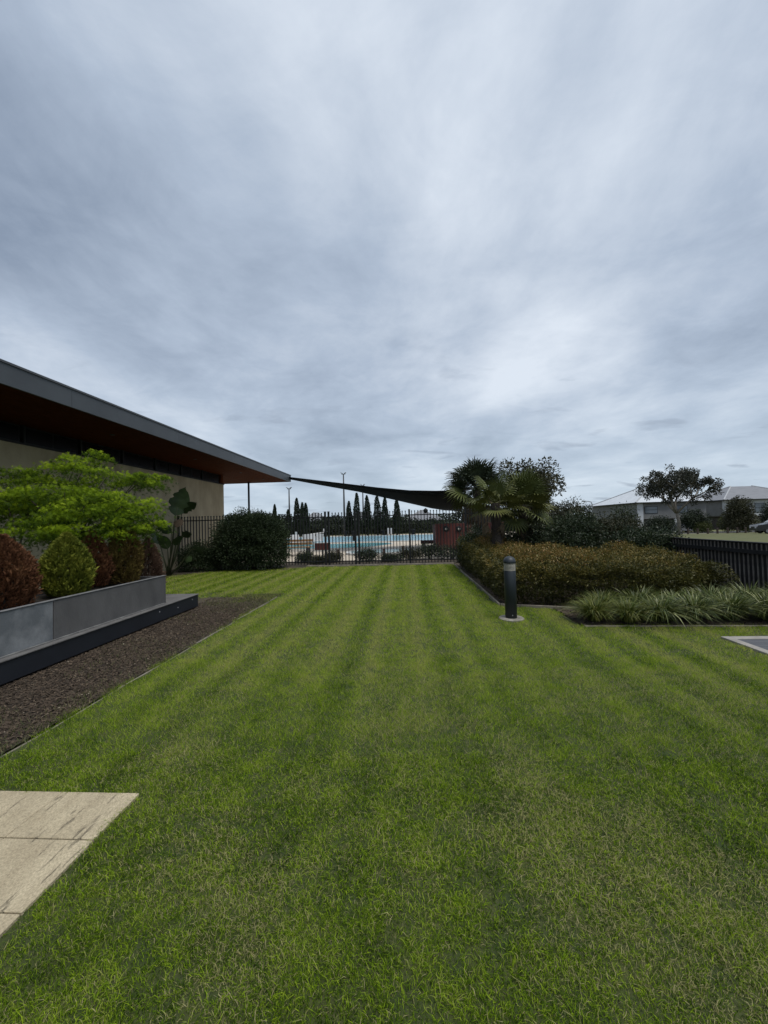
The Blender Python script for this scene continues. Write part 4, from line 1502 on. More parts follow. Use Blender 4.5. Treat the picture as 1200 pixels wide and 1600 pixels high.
def build_pool():
    deck = mat('pool_paving', (0.52, 0.45, 0.36), (0.44, 0.38, 0.30), 0.8, 0.9, 0.15, 40, world=True)
    sheet('pool_deck', [(-24, 15.6), (9, 15.6), (14, 26), (14, 50), (-30, 50)], 0.0, deck, 'pale beige concrete terrace round the pools')
    # far lap pool
    cop = mat('pool_coping', (0.52, 0.50, 0.46), (0.44, 0.42, 0.38), 3, 0.85, world=True)
    a, b = flat_pt(470, 852), flat_pt(676, 845)
    y0, y1 = 30.5, 44.0
    lap = thing('lap_pool', 'wide pale blue lap pool at the far side of the terrace', 'pool', (-3, 37, 0))
    x0, x1 = -13.0, 3.2
    MB().box(x0 + 3, x1 + 3, y0 - 37, y1 - 37, -1.2, -1.15).build('floor', mat('pool_tile', (0.25, 0.52, 0.62), None, 3, 0.4), lap)
    for (u0, u1, v0, v1) in ((x0 - .3, x1 + .3, y0 - .3, y0), (x0 - .3, x1 + .3, y1, y1 + .3), (x0 - .3, x0, y0, y1), (x1, x1 + .3, y0, y1)):
        MB().box(u0 + 3, u1 + 3, v0 - 37, v1 - 37, -0.05, 0.07).build('coping', cop, lap)
    wt = MB().add([(x0 + 3, y0 - 37, 0.035), (x1 + 3, y0 - 37, 0.035), (x1 + 3, y1 - 37, 0.035), (x0 + 3, y1 - 37, 0.035)], [(0, 1, 2, 3)]).build('water', water_mat('lap_water', (0.27, 0.47, 0.56)), lap)
    for k in range(5):
        xx = x0 + 3 + 2.6 * (k + 1)
        MB().tube([(xx, y0 - 37, 0.05), (xx, y1 - 37, 0.05)], 0.035, 5).build('lane_rope', mat('lane_rope', (0.30, 0.36, 0.40)) if k == 0 else bpy.data.materials['lane_rope'], lap)
    # near leisure pool with a curved rim
    lp = [(flat_pt(440, 858)), (flat_pt(500, 857.5)), (flat_pt(560, 856)), (flat_pt(598, 852.5)), (flat_pt(612, 849.5)), (flat_pt(590, 848.5)), (flat_pt(520, 850.5)), (flat_pt(440, 853))]
    lp = [(p.x, p.y) for p in lp]
    rim = curve_loop(lp)
    cx, cy = sum(p[0] for p in rim) / len(rim), sum(p[1] for p in rim) / len(rim)
    leis = thing('leisure_pool', 'teal freeform pool with curved rim in front of the lap pool', 'pool', (cx, cy, 0))
    big = [((x - cx) * 1.04, (y - cy) * 1.06) for x, y in rim]
    MB().prism(big, 0.002, 0.03).build('rim', cop, leis)
    MB().add([(x - cx, y - cy, 0.034) for x, y in rim], [tuple(range(len(rim)))]).build('water', water_mat('teal_water', (0.045, 0.25, 0.27)), leis)
    # pale splash pad with white rim
    sp = [flat_pt(548, 868), flat_pt(600, 867), flat_pt(650, 863), flat_pt(640, 860), flat_pt(590, 861), flat_pt(545, 864)]
    rim = curve_loop([(p.x, p.y) for p in sp])
    cx, cy = sum(p[0] for p in rim) / len(rim), sum(p[1] for p in rim) / len(rim)
    pad = thing('splash_pad', 'low oval wading pool with white rim behind the fence', 'pool', (cx, cy, 0))
    MB().prism([((x - cx), (y - cy)) for x, y in rim], 0.002, 0.10).build('rim', mat('white_rim', (0.6, 0.6, 0.58), None, 3, 0.6), pad)
    MB().add([((x - cx) * 0.88, (y - cy) * 0.88, 0.104) for x, y in rim], [tuple(range(len(rim)))]).build('water', water_mat('wading_water', (0.30, 0.42, 0.42)), pad)
    # ---- red board on a post
    redm = mat('red_board', (0.085, 0.022, 0.018), (0.06, 0.016, 0.014), 3, 0.6)
    c = at(504, 854, 16.6)
    t = thing('notice_board', 'dark red board on a single post just behind the gate', 'sign', (c.x, 16.6, 0))
    MB().box(-0.345, 0.345, -0.03, 0.03, c.z - 0.15, c.z + 0.15, 0.006).build('board', redm, t)
    MB().box(-0.035, 0.035, -0.025, 0.025, -0.05, c.z - 0.152).build('post', black_metal, t)
    # ---- small timber bollards
    tb = mat('brown_post', (0.040, 0.026, 0.020), (0.055, 0.036, 0.026), 8, 0.8)
    for (px, top, bot, lab) in ((529, 858, 874, 'dark brown post beside the red board'), (600, 857, 868, 'dark brown post in front of the wading pool'), (630, 853, 866, 'short dark brown post right of the wading pool')):
        g = flat_pt(px, bot)
        h = at(px, top, g.y).z
        t = thing('timber_post', lab, 'post', (g.x, g.y, 0), 0, 'brown posts on the terrace')
        MB().lathe([(0.075, -0.05), (0.075, h - 0.09), (0.06, h - 0.085), (0.06, h - 0.06), (0.076, h - 0.055), (0.07, h)], 12).build('shaft', tb, t, True)
    # ---- red slatted hut on the right with two round lamps
    x0, z1 = at(681, 850, 20.5).x, at(700, 818, 20.5).z
    hut = thing('red_screen', 'dark red boarded wall behind the palms at the pool', 'wall', (x0, 20.5, 0))
    rm = mat('red_paint', (0.115, 0.026, 0.020), (0.085, 0.020, 0.016), 4, 0.65, 0.1, 40)
    for i in range(24):
        MB().box(i * 0.15, i * 0.15 + 0.142, -0.02 - 0.004 * (i % 2), 0.03, -0.05, z1, 0.004).build('board', rm, hut)
    MB().box(0, 3.6, 0.031, 2.2, -0.05, z1 - 0.05).build('back_wall', rm, hut)
    for px in (697, 717):
        c = at(px, 826.5, 20.45)
        lamp = MB().lathe([(0.15, 0), (0.16, 0.03), (0.13, 0.05)], 18).build('lamp_ring', black_metal, hut, True, (c.x - x0, -0.03, c.z))
        lamp.rotation_euler = (PI / 2, 0, 0)
        MB().lathe([(0.06, 0.051), (0.05, 0.07)], 12).build('lamp_lens', mat('lamp_lens_white', (0.5, 0.5, 0.45)), lamp)
    # ---- red-topped bench on pale block
    g = flat_pt(672, 855)
    t = thing('terrace_bench', 'dark red bench slab on pale block legs by the red wall', 'bench', (g.x, g.y, 0))
    MB().box(-0.55, 0.55, -0.25, 0.25, 0.22, 0.42, 0.01).build('seat', redm, t)
    for sx in (-0.38, 0.38):
        MB().box(sx - 0.1, sx + 0.1, -0.2, 0.2, -0.03, 0.218).build('leg', concrete, t)
    # ---- tan curved bench and white loungers at the left
    g = flat_pt(463, 868)
    t = thing('timber_bench', 'tan timber bench with sloping back beside the dark bush', 'bench', (g.x, g.y, 0))
    tan = mat('tan_timber', (0.30, 0.19, 0.09), (0.22, 0.13, 0.06), 5, 0.7)
    for k in range(4):
        MB().box(-0.75, 0.75, -0.30 + k * 0.14, -0.18 + k * 0.14, 0.40, 0.44).build('slat', tan, t)
    for k in range(2):
        MB().box(-0.75, 0.75, 0.27 + k * 0.05, 0.30 + k * 0.05, 0.52 + k * 0.15, 0.64 + k * 0.15).build('back_slat', tan, t)
    for sx in (-0.6, 0.6):
        MB().box(sx - 0.03, sx + 0.03, -0.26, 0.26, -0.03, 0.398).build('leg', black_metal, t)
    wp = mat('white_plastic', (0.55, 0.56, 0.57), (0.48, 0.49, 0.5), 4, 0.5)
    for (px, rz, lab) in ((462, 0.4, 'white plastic pool chair nearest the dark bush'), (474, -0.3, 'white plastic pool chair left of the others on the terrace'), (486, 0.2, 'white plastic pool chair in the middle of the row'), (497, -0.1, 'white plastic pool chair at the right end of the row')):
        g = flat_pt(px, 857 - (px - 462) * 0.06)
        t = thing('pool_chair', lab, 'chair', (g.x, g.y, 0), rz + PI, 'white chairs by the pool')
        MB().box(-0.27, 0.27, -0.27, 0.27, 0.38, 0.42, 0.01).build('seat', wp, t)
        bk = MB().box(-0.27, 0.27, -0.02, 0.02, 0.0, 0.5, 0.008).build('backrest', wp, t, loc=(0, -0.27, 0.40))
        bk.rotation_euler = (0.25, 0, 0)
        for sx in (-0.24, 0.24):
            for sy in (-0.24, 0.24):
                MB().box(sx - 0.02, sx + 0.02, sy - 0.02, sy + 0.02, -0.02, 0.38).build('leg', wp, t)
    # ---- white signs
    for (px, y0_, y1_, wd, Y, lab) in ((462, 831, 847, 4.0, 29, 'white depth sign standing at the left end of the pools'), (606.0, 825, 838, 3.2, 45.2, 'left of two tall white boards at the far pool edge'), (610.6, 825, 838, 3.2, 45.2, 'right of two tall white boards at the far pool edge'), (507, 826, 830.5, 4, 47, 'small white sign high on a pole above the white rail')):
        a_, b_ = at(px, y0_, Y), at(px, y1_, Y)
        wd_ = wd / 600 * Y
        t = thing('pool_sign', lab, 'sign', (a_.x, Y, 0))
        MB().box(-wd_ / 2, wd_ / 2, -0.03, 0.03, max(b_.z, 0.12), a_.z).build('panel', wp, t)
        MB().box(-0.04, 0.04, 0.032, 0.08, -0.05, a_.z - 0.05).build('post', black_metal, t)
    a_, b_ = at(477, 836, 47), at(509, 831.5, 49)
    t = thing('ramp_rail', 'white sloping handrail at the far left of the pool', 'handrail', (a_.x, 47, 0))
    MB().tube([(0, 0, a_.z), (b_.x - a_.x, 2, b_.z)], 0.07, 6).build('rail', wp, t)
    for s in (0.05, 0.5, 0.95):
        p = Vector((0, 0, a_.z)).lerp(Vector((b_.x - a_.x, 2, b_.z)), s)
        MB().tube([(p.x, p.y, -0.05), tuple(p)], 0.03, 6).build('post', black_metal, t)
    # ---- starting blocks
    for (px, lab) in ((508.5, 'dark starting block left of the gate post line'), (540.5, 'dark starting block below the tall lamp post'), (552.5, 'dark starting block below the second lamp post'), (599.5, 'dark starting block left of the white boards'), (646, 'dark starting block at the right end of the lap pool')):
        p = at(px, 840, 44.6)
        t = thing('starting_block', lab, 'starting block', (p.x, 44.6, 0), 0, 'starting blocks along the far pool edge')
        MB().box(-0.25, 0.25, -0.25, 0.25, -0.02, 0.15).build('base', black_metal, t)
        MB().box(-0.15, 0.15, -0.08, 0.08, 0.151, 0.60).build('pedestal', black_metal, t)
        MB().box(-0.28, 0.28, -0.3, 0.3, 0.601, 0.66, 0.01).build('platform', black_metal, t)
    # ---- shade sail
    fab = mat('sail_fabric', (0.006, 0.0075, 0.008), (0.008, 0.0095, 0.010), 3, 0.95, 0.2, 80, spec=0.05)
    top = [(443, 744.5, 21.3), (490, 750, 20.8), (536, 755.5, 20.3), (590, 762, 19.8), (640, 766.5, 19.3), (680, 767.2, 18.9), (722, 766, 18.5)]
    bot = [(449, 748.5, 21.5), (500, 758, 22.2), (560, 768.5, 23.0), (620, 782, 23.8), (675, 794.5, 24.6), (695, 797.5, 25.0), (722, 799, 25.4)]
    vs, fs = [], []
    M_ = 5
    for i in range(7):
        a_, b_ = at(*top[i]), at(*bot[i])
        for j in range(M_ + 1):
            s = j / M_
            p = a_.lerp(b_, s)
            p.z -= 0.10 * math.sin(PI * s) * (i / 6)
            vs.append(p)
    for i in range(6):
        for j in range(M_):
            fs.append((i * 6 + j, i * 6 + j + 1, i * 6 + j + 7, i * 6 + j + 6))
    t = thing('shade_sail', 'long black shade sail stretched from the roof corner to the palms', 'shade sail')
    o = MB().add(vs, fs).build('canopy', fab, t, True)
    so = o.modifiers.new('thick', 'SOLIDIFY')
    so.thickness = 0.015
    MB().tube([at(*top[0]), (FX - 0.02, RY1 - 0.2, SOF + 0.2)], 0.012, 5).build('guy_cable', black_metal, t)
    for e in (top[-1], bot[-1]):
        p = at(*e)
        MB().tube([(p.x + 0.12, p.y, -0.05), (p.x + 0.12, p.y, p.z + 0.15)], 0.06, 10).build('mast', black_metal, t, True)
    # ---- floodlight poles
    for (px0, ytop, Y, lab) in ((451.5, 763, 47, 'slim light pole left of the cypresses'), (536.5, 740, 46.5, 'tallest light pole standing up above the shade sail'), (566.5, 758, 56, 'light pole whose head just clears the shade sail')):
        p = at(px0, ytop, Y)
        t = thing('light_pole', lab, 'light pole', (p.x, Y, 0), 0, 'light poles round the pool')
        MB().tube([(0, 0, -0.1), (0, 0, p.z * 0.5), (0, 0, p.z - 0.1)], [0.14, 0.11, 0.07], 8).build('pole', mat('pole_paint', (0.05, 0.052, 0.055)), t, True)
        MB().box(-0.24, 0.24, -0.05, 0.05, p.z - 0.1, p.z - 0.04).build('crossarm', black_metal, t)
        for sx in (-0.22, 0.22):
            h = MB().box(-0.13, 0.13, -0.14, 0.14, -0.03, 0.05, 0.01).build('lamp_head', mat('lamp_grey', (0.2, 0.21, 0.22)) if sx < 0 else bpy.data.materials['lamp_grey'], t, loc=(sx, 0, p.z + 0.05))
            h.rotation_euler = (0, -0.5 if sx > 0 else 0.5, 0)
    # ---- low planting just inside the fence
    for i, (px, Y, hw, h, lab) in enumerate(((476, 15.4, 0.35, 0.42, 'small green shrub behind the fence near the dark bush'), (519, 15.3, 0.33, 0.42, 'small dark shrub between the red board and the gate'), (573, 15.3, 0.48, 0.52, 'rounded dark shrub behind the fence right of the gate'), (610, 15.2, 0.42, 0.30, 'low spreading shrub below the wading pool'), (640, 15.6, 0.5, 0.48, 'loose grey-green shrub behind the fence post'), (672, 15.9, 0.55, 0.62, 'green shrub in front of the red bench'), (705, 15.6, 0.6, 0.55, 'low green shrub in front of the red wall'), (497, 15.0, 0.3, 0.24, 'tiny shrub under the red board'))):
        g = at(px, 860, Y)
        bush('terrace_shrub', lab, 'shrub', (g.x, Y, 0), (hw, 0.35, h / 2), 2600, 34, 0.13, 0.055, 0.4, sh_b if i % 3 == 1 else sh_a, 200 + i, bark_dark, 'low shrubs behind the pool fence', stems=3)


build_pool()


# ---- cypress row and the dark trees behind the pool
def cypress(label, px, top, Y, wpx, seed):
    rng = np.random.default_rng(seed)
    p = at(px, top, Y)
    H, r = p.z, wpx / 600 * Y / 2 * rng.uniform(1.35, 1.75)
    t = thing('cypress_tree', label, 'tree', (p.x, Y, 0), 0, 'pencil cypresses behind the pool')
    n = 3200
    z = rng.random(n)
    prof = np.minimum(1, 0.55 + z * 3) * np.clip(1 - z, 0, 1) ** 0.55
    a = rng.random(n) * 2 * PI
    rr = r * prof * (1 + 0.26 * np.sin(a * 3 + z * (9 + seed % 5) + seed) * rng.uniform(0.5, 1.2)) * (1 - 0.4 * rng.random(n) ** 2)
    P = np.stack([rr * np.cos(a), rr * np.sin(a), 0.15 + z * (H - 0.15)], -1)
    U = unit(np.stack([np.cos(a) * 0.35, np.sin(a) * 0.35, np.ones(n)], -1) + 0.25 * rng.normal(size=(n, 3)))
    V, F = leaf_geo(P, U, 0.26 * (0.6 + 0.7 * rng.random(n)) * (1.1 - 0.55 * z), 0.4, rng)
    obj('crown', np_mesh('crown', V, F, cyp, np.repeat(rng.random(n), 4)), t)
    MB().tube([(0, 0, -0.1), (0, 0, H * 0.9)], [0.13, 0.02], 6).build('trunk', bark_dark, t)


cyp = leaf_mat('cypress_leaf', [(0.008, 0.013, 0.008), (0.014, 0.022, 0.012), (0.022, 0.033, 0.018), (0.035, 0.048, 0.026)], 0.6, 0.08, 0.25)
for i, (px, top, wpx, lab) in enumerate((
        (429, 789, 6, 'short cypress left of the others just above the dark bush'),
        (450, 797, 7, 'low cypress right beside the slim light pole'),
        (463.5, 779, 8.5, 'first tall cypress right of the dark bush'),
        (472, 786, 7.5, 'cypress, left of a close pair'),
        (477.5, 787, 7.5, 'cypress, right of a close pair'),
        (545, 784, 7.5, 'slim cypress between the gate and the tall light pole'),
        (557, 771, 10, 'tall cypress touching the shade sail right of the tall light pole'),
        (573, 775, 9, 'cypress right of the second light pole'),
        (589, 775, 10, 'broad cypress under the middle of the shade sail'),
        (601, 777, 9, 'cypress left of the last one in the row'),
        (619.5, 780, 9, 'last cypress at the right end of the row'))):
    cypress(lab, px, top, 46.0 + 0.4 * (i % 3), wpx, 300 + i)

FT = 'dark trees beyond the pool'
for i, (px, top, hw, lab) in enumerate((
        (425, 808, 3.0, 'dark tree beyond the pool, hidden mostly by the big bush'),
        (447, 812, 2.2, 'low dark tree behind the slim light pole'),
        (498, 806, 2.4, 'round dark tree behind the close cypress pair'),
        (517, 805, 2.3, 'dark tree directly behind the gate post'),
        (535, 806, 2.3, 'dark tree behind the tall light pole'),
        (580, 812, 2.6, 'low dark tree between the middle cypresses'),
        (613, 806, 2.4, 'dark tree behind the last two cypresses'),
        (633, 808, 2.2, 'dark tree right of the last cypress'),
        (650, 813, 2.2, 'low dark tree in front of the grey roof'),
        (667, 812, 2.2, 'dark tree at the right end of the far row'),
        (684, 808, 2.5, 'dark tree behind the red wall'))):
    p = at(px, top + 7, 54 + (i % 3))
    bush('dark_tree', lab, 'tree', (p.x, 54 + (i % 3), 0), (hw, 1.8, p.z / 2), 3600, 60, 0.75, 0.30, 0.5, dk, 330 + i, bark_dark, FT, zlo=-0.9, stems=2)
hd = thing('clipped_hedge', 'long dark clipped hedge along the far edge of the pool', 'hedge', (-3, 49.5, 0))
rng0 = np.random.default_rng(77)
n0 = 16000
Ph = np.stack([-13 + 30 * rng0.random(n0), -0.7 + 1.4 * rng0.random(n0), 0.05 + 1.35 * rng0.random(n0) ** 0.8], -1)
Ph[:, 2] *= 1 + 0.12 * (vnoise(Ph[:, 0], Ph[:, 1], 4, 1.3) - 0.5)
Vh, Fh = leaf_geo(Ph, unit(rng0.normal(size=(n0, 3)) + [0, -0.4, 0.4]), 0.24, 0.5, rng0)
obj('foliage', np_mesh('foliage', Vh, Fh, dk, np.repeat(rng0.random(n0), 4)), hd)

# ---- far tree belt, one mass
rngb = np.random.default_rng(78)
nb = 30000
xb = -120 + 330 * rngb.random(nb)
hb = 3.2 + 3.0 * vnoise(xb, xb * 0, 21, 9.0) + 1.6 * vnoise(xb, xb * 0, 22, 3.0)
zb = hb * rngb.random(nb) ** 0.7
Pb = np.stack([xb, 128 + 5 * rngb.random(nb), zb - 1.6], -1)
Vb, Fb = leaf_geo(Pb, unit(rngb.normal(size=(nb, 3)) + [0, -0.3, 0.4]), 0.9, 0.6, rngb)
tag(obj('far_woodland', np_mesh('far_woodland', Vb, Fb, dk, np.repeat(rngb.random(nb), 4))), 'distant dark belt of trees along the horizon', 'woodland', kind='stuff')


# ================================================================== houses
def hip_roof(x0, x1, y0, y1, z0, z1, ov, along_x, th=0.12):
    X0, X1, Y0, Y1 = x0 - ov, x1 + ov, y0 - ov, y1 + ov
    if along_x:
        h = (Y1 - Y0) / 2
        r = [(X0 + h, (Y0 + Y1) / 2), (X1 - h, (Y0 + Y1) / 2)]
    else:
        h = (X1 - X0) / 2
        r = [((X0 + X1) / 2, Y0 + h), ((X0 + X1) / 2, Y1 - h)]
    v = [(X0, Y0, z0), (X1, Y0, z0), (X1, Y1, z0), (X0, Y1, z0), (X0, Y0, z0 + th), (X1, Y0, z0 + th), (X1, Y1, z0 + th), (X0, Y1, z0 + th), (*r[0], z1), (*r[1], z1)]
    f = [(3, 2, 1, 0), (0, 1, 5, 4), (1, 2, 6, 5), (2, 3, 7, 6), (3, 0, 4, 7)]
    if along_x:
        f += [(4, 5, 9, 8), (6, 7, 8, 9), (5, 6, 9), (7, 4, 8)]
    else:
        f += [(5, 6, 9, 8), (7, 4, 8, 9), (4, 5, 8), (6, 7, 9)]
    return v, f, r


def house(label, x0, x1, y0, y1, zb, ze, zr, along_x, wall_m, low_m, roof_m, wins, side_m=None, grp=None):
    t = thing('house', label, 'house', ((x0 + x1) / 2, (y0 + y1) / 2, zb), 0, grp)
    ox, oy = (x0 + x1) / 2, (y0 + y1) / 2
    zm = zb + (ze - zb) * 0.46
    white = bpy.data.materials['white_plastic']

    def bx(name, m, a0, a1, b0, b1, c0, c1, par=t):
        return MB().box(a0 - ox, a1 - ox, b0 - oy, b1 - oy, c0 - zb, c1 - zb).build(name, m, par)
    bx('lower_wall', low_m, x0 + 0.4, x1 - 0.4, y0 + 0.5, y1, zb - 0.3, zm - 0.002)
    bx('upper_wall', wall_m, x0, x1, y0, y1, zm, ze)
    if side_m:
        bx('side_cladding', side_m, x0 - 0.05, x0 - 0.003, y0 + 0.6, y1, zm + 0.02, ze - 0.02)
    v, f, r = hip_roof(x0, x1, y0, y1, ze + 0.003, zr, 0.6, along_x)
    rf = MB().add([(a - ox, b - oy, c - zb) for a, b, c in v], f).build('roof', roof_m, t)
    trim = bpy.data.materials['roof_ridge']
    for i in range(4):
        e = r[0] if ((along_x and v[i][0] < ox) or (not along_x and v[i][1] < oy)) else r[1]
        MB().tube([(v[i + 4][0] - ox, v[i + 4][1] - oy, v[i + 4][2] - zb), (e[0] - ox, e[1] - oy, zr - zb + 0.02)], 0.13, 6).build('hip_cap', trim, rf)
    MB().box(x0 - 0.66 - ox, x1 + 0.66 - ox, y0 - 0.72 - oy, y0 - 0.61 - oy, ze - zb - 0.02, ze - zb + 0.14).build('gutter', black_metal, rf)
    MB().box(x0 - 0.72 - ox, x0 - 0.61 - ox, y0 - 0.60 - oy, y1 + 0.6 - oy, ze - zb - 0.02, ze - zb + 0.14).build('gutter', black_metal, rf)
    gl = bpy.data.materials['house_glass']
    for (face, a, b, c, d) in wins:
        if face == 'f':
            wn = bx('window', black_metal, x0 + a, x0 + b, y0 - 0.06, y0 - 0.004, zb + c, zb + d)
            nsh = 2 if d - c > 0.9 else 1
            for k in range(nsh):
                h0 = c + 0.08 + k * (d - c - 0.08) / nsh
                bx('pane', gl, x0 + a + 0.08, x0 + b - 0.08, y0 - 0.075, y0 - 0.063, zb + h0, zb + h0 + (d - c - 0.08) / nsh - 0.08, wn)
        elif face == 's':
            wn = bx('window', black_metal, x0 - 0.10, x0 - 0.054, y0 + a, y0 + b, zb + c, zb + d)
            bx('pane', gl, x0 - 0.115, x0 - 0.103, y0 + a + 0.08, y0 + b - 0.08, zb + c + 0.08, zb + d - 0.08, wn)
        elif face == 'g':
            gd = bx('garage_door', bpy.data.materials['garage_dark'], x0 + a, x0 + b, y0 + 0.40, y0 + 0.494, zb + c, zb + d)
            for k in range(4):
                bx('door_panel', bpy.data.materials['garage_dark'], x0 + a + 0.05, x0 + b - 0.05, y0 + 0.375, y0 + 0.396, zb + c + 0.05 + k * (d - c) / 4, zb + c + (k + 1) * (d - c) / 4 - 0.03, gd)
        elif face == 'c':
            bx('corner_panel', wall_w, x0 + a - 0.03, x0 + b, y0 - 0.05, y0 - 0.004, zb + c - 2.3, zb + d)
        elif face == 'p':
            bx('porch_post', white, x0 + a, x0 + b, y0 + 0.02, y0 + 0.3, zb + c, zb + d)
    return t


mat('roof_ridge', (0.40, 0.41, 0.42), None, 2, 0.5)
mat('house_glass', (0.10, 0.12, 0.14), (0.14, 0.16, 0.18), 1, 0.08)
mat('garage_dark', (0.035, 0.033, 0.032), None, 3, 0.6)
wall_w = mat('house_white', (0.52, 0.53, 0.55), (0.46, 0.47, 0.49), 0.6, 0.85)
wall_g = mat('house_grey', (0.19, 0.188, 0.185), (0.15, 0.148, 0.145), 0.8, 0.85)
brick = mat('house_brick', (0.085, 0.07, 0.06), (0.06, 0.05, 0.044), 2, 0.9, 0.2, 20)
roof_l = mat('roof_pale', (0.55, 0.58, 0.61), (0.48, 0.51, 0.54), 0.8, 0.6)
roof_g = mat('roof_grey', (0.20, 0.205, 0.22), (0.165, 0.17, 0.185), 1.2, 0.6, 0.2, 6)

c = at(996, 800, 70)
ze = at(996, 786.5, 70).z
zr = at(1014, 762, 76).z
house('house with pale metal hip roof half hidden by the gum tree', c.x, c.x + 11.5, 70, 86, -1.45, ze, zr, False, wall_g, brick, roof_l,
      [('f', 1.2, 3.4, 3.3, 4.6), ('f', 6.2, 8.4, 3.3, 4.6), ('g', 1.0, 5.6, 0.05, 2.2), ('p', 6.2, 6.6, 0, 2.35), ('c', 0.0, 0.95, 2.5, 5.2)], side_m=wall_g)
c = at(1133, 800, 75)
ze = at(1138, 782, 75).z
zr = at(1152, 760, 81).z
house('two storey white house with grey hip roof at the right edge', c.x, c.x + 16, 75, 87, -1.45, ze, zr, True, wall_w, brick, roof_g,
      [('f', 5.2, 7.2, 3.0, 4.8), ('f', 1.2, 3.0, 3.2, 4.7), ('g', 6.8, 11.0, 0.05, 2.2), ('p', 0.5, 0.9, 0, 2.4), ('p', 4.6, 5.0, 0, 2.4)], side_m=wall_g)
for (px0, px1, eave, top, Y, lab) in ((476, 500, 816, 801, 92, 'far grey walled house left of the gate beyond the trees'), (540, 582, 815, 800, 90, 'far house with grey roof behind the tall cypresses'), (632, 690, 815, 797, 88, 'far house with pale grey hip roof right of the cypress row')):
    a_, b_ = at(px0, eave, Y), at(px1, eave, Y)
    ctr = (a_.x + b_.x) / 2
    zt = at((px0 + px1) / 2, top, Y + 4).z
    house(lab, a_.x, b_.x, Y, Y + 8, -0.05, a_.z, zt, (b_.x - a_.x) > 8, wall_w if px0 < 500 else wall_g, brick, roof_g, [('f', 0.8, 2.2, 1.2, 1.9)], grp='far houses beyond the pool')

# ---- street side: road, footpath, posts, cars, trees, lamp
asph = mat('asphalt', (0.055, 0.055, 0.057), (0.04, 0.04, 0.042), 3, 0.95, 0.3, 60, world=True)


def drape(name, x0, x1, y0, y1, m, lift, label, nx=24):
    vs, fs = [], []
    for i in range(nx + 1):
        x = x0 + (x1 - x0) * i / nx
        for j in range(5):
            y = y0 + (y1 - y0) * j / 4
            vs.append((x, y, float(terrain(np.array(x), np.array(y))) + lift))
    for i in range(nx):
        for j in range(4):
            fs.append((i * 5 + j, (i + 1) * 5 + j, (i + 1) * 5 + j + 1, i * 5 + j + 1))
    return struct(MB().add(vs, fs).build(name, m), label)


drape('road', 20, 160, 60, 67, asph, 0.03, 'asphalt street in front of the houses')
drape('footpath', 20, 160, 56.5, 58.2, concrete, 0.035, 'pale concrete footpath along the street')
park = mat('park_grass', (0.070, 0.082, 0.024), (0.115, 0.112, 0.036), 1.2, 0.95, 0.5, 14, world=True)
drape('park_lawn', 6.6, 120, 9, 56, park, 0.012, 'dry mown grass reserve beyond the blade fence', 40)


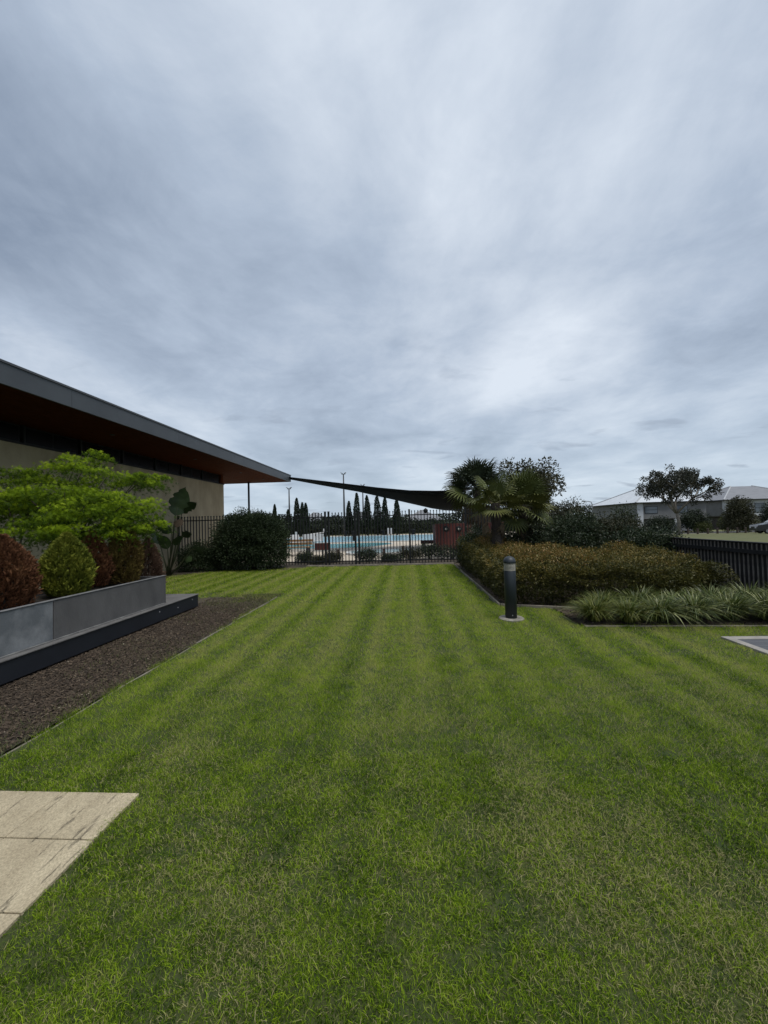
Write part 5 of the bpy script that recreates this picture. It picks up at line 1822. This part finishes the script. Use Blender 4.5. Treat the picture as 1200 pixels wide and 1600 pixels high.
def build_street():
    tb = bpy.data.materials['brown_post']
    names = ['leftmost, just right of the gum trunk', 'second from the gum trunk', 'third from the gum trunk', 'fourth from the gum trunk', 'below the yellow-green bush', 'below the round olive tree', 'right of the round olive tree', 'nearest the dark grey car']
    for i, px in enumerate((1074, 1089, 1105, 1120, 1136, 1151, 1164, 1180)):
        g = gz(px, 53)
        t = thing('kerb_post', 'short dark timber post on the far grass, ' + names[i], 'post', g, 0, 'timber posts along the reserve')
        MB().box(-0.09, 0.09, -0.09, 0.09, -0.1, 0.75, 0.02).build('shaft', tb, t)
        MB().box(-0.095, 0.095, -0.095, 0.095, 0.6, 0.64).build('band', black_metal, t)

    def car(label, loc, rz, paint, L_=4.5, Hh=1.5, W_=1.8, name='parked_car'):
        t = thing(name, label, 'car', loc, rz)
        pr = [(-L_ / 2, 0.35), (-L_ / 2, 0.80), (-L_ / 2 + 0.12, 0.95), (-L_ * 0.24, 1.0 * Hh / 1.5), (-L_ * 0.10, Hh - 0.04), (L_ * 0.08, Hh), (L_ * 0.28, Hh - 0.06), (L_ * 0.42, 1.02 * Hh / 1.5), (L_ / 2, 0.95), (L_ / 2, 0.35)]
        n = len(pr)
        vs, fs = [], []
        for k, (yy, ins) in enumerate(((-W_ / 2, 0), (W_ / 2, 0))):
            for x, z in pr:
                tuck = 0.16 if z > 1.05 * Hh / 1.5 else 0
                vs.append((x, yy - math.copysign(tuck, yy), z))
        fs = [tuple(range(n)), tuple(range(2 * n - 1, n - 1, -1))]
        fs += [(i, n + i, n + (i + 1) % n, (i + 1) % n) for i in range(n)]
        MB().add(vs, fs).build('body', paint, t)
        gl = bpy.data.materials['house_glass']
        zb_, zt_ = 1.03 * Hh / 1.5, Hh - 0.1
        for sy in (-1, 1):
            MB().add([(-L_ * 0.20, sy * (W_ / 2 - 0.02), zb_), (L_ * 0.36, sy * (W_ / 2 - 0.02), zb_), (L_ * 0.25, sy * (W_ / 2 - 0.145), zt_), (-L_ * 0.09, sy * (W_ / 2 - 0.145), zt_)], [(0, 1, 2, 3) if sy < 0 else (3, 2, 1, 0)]).build('side_window', gl, t)
            for sx in (-L_ * 0.31, L_ * 0.30):
                wh = MB().lathe([(0.2, -0.11), (0.32, -0.1), (0.33, 0.1), (0.2, 0.11)], 16).build('wheel', bpy.data.materials['tyre'], t, True, (sx, sy * (W_ / 2 - 0.08), 0.33))
                wh.rotation_euler = (PI / 2, 0, 0)
                MB().lathe([(0.19, -0.118), (0.19, 0.118)], 12).build('rim', bpy.data.materials['lamp_grey'], wh)
        MB().add([(-L_ * 0.235, -W_ * 0.40, 1.03 * Hh / 1.5), (-L_ * 0.235, W_ * 0.40, 1.03 * Hh / 1.5), (-L_ * 0.115, W_ * 0.36, Hh - 0.08), (-L_ * 0.115, -W_ * 0.36, Hh - 0.08)], [(3, 2, 1, 0)]).build('windscreen', gl, t, loc=(-0.03, 0, 0.02))
        for sy in (-0.6, 0.6):
            MB().box(-L_ / 2 - 0.02, -L_ / 2 + 0.06, sy - 0.17, sy + 0.17, 0.62, 0.78).build('headlight', wall_w, t)
            MB().box(L_ / 2 - 0.06, L_ / 2 + 0.02, sy - 0.14, sy + 0.14, 0.68, 0.86).build('tail_light', mat('tail_red', (0.2, 0.01, 0.01)) if 'tail_red' not in bpy.data.materials else bpy.data.materials['tail_red'], t)
        return t
    mat('tyre', (0.012, 0.012, 0.012), None, 8, 0.9)
    silver = mat('silver_paint', (0.30, 0.31, 0.33), None, 2, 0.3, metal=0.4)
    dark = mat('dark_paint', (0.018, 0.019, 0.022), None, 2, 0.25)
    car('silver car parked in front of the pale-roofed house', gz(1067, 66), 0.2, silver)
    car('dark grey car cut off by the right edge', gz(1220, 44), -0.35, dark, 4.7, 1.72, 1.9)
    # roadside trees and shrubs
    for (px, Y, hw, top, m, n, lab) in ((1155, 58, 1.75, 775, olive, 8000, 'round olive tree in front of the white house'), (1206, 60, 1.2, 782, dk, 3000, 'dark tree at the very right edge beside the white house'), (1084, 62, 2.0, 796, dk, 5000, 'dark tree behind the gum tree'), (1031, 63, 2.0, 808, dk, 4500, 'dark bush left of the gum trunk')):
        g = gz(px, Y)
        H = at(px, top, Y).z - g.z
        bush('street_tree', lab, 'tree', g, (hw, hw * 0.8, H / 2 * 0.95), n, 80, 0.5, 0.20, 0.5, m, int(px), bark, 'trees along the street', zlo=-0.55)
    lime = leaf_mat('lime_leaf', [(0.03, 0.045, 0.014), (0.07, 0.085, 0.024), (0.11, 0.12, 0.035)], 0.5, 0.2)
    for (px, hw, h, lab) in ((1137, 1.3, 2.4, 'yellow-green bush left of the round olive tree'), (1097, 1.0, 1.7, 'small lime bush by the porch'), (1170, 1.4, 1.9, 'low green bush right of the round olive tree')):
        g = gz(px, 60.5 if px != 1170 else 59)
        bush('street_bush', lab, 'bush', g, (hw, 0.8, h / 2), 2500, 40, 0.35, 0.16, 0.5, lime, int(px) + 1, bark, 'bushes along the street', stems=3)
    # curved street lamp
    p = at(925, 783, 60)
    z0 = float(terrain(np.array(p.x), np.array(60.0)))
    t = thing('street_lamp', 'small curved street lamp above the shrubs left of the houses', 'street lamp', (p.x, 60, z0))
    h = p.z - z0
    MB().tube([(0, 0, -0.1), (0, 0, h - 0.5), (-0.15, 0, h - 0.12), (-0.6, 0, h), (-0.9, 0, h)], [0.09, 0.07, 0.06, 0.05, 0.05], 8).build('pole', bpy.data.materials['lamp_grey'], t, True)
    MB().box(-1.5, -0.9, -0.12, 0.12, h - 0.06, h + 0.08, 0.02).build('lamp_head', bpy.data.materials['lamp_grey'], t)


build_street()
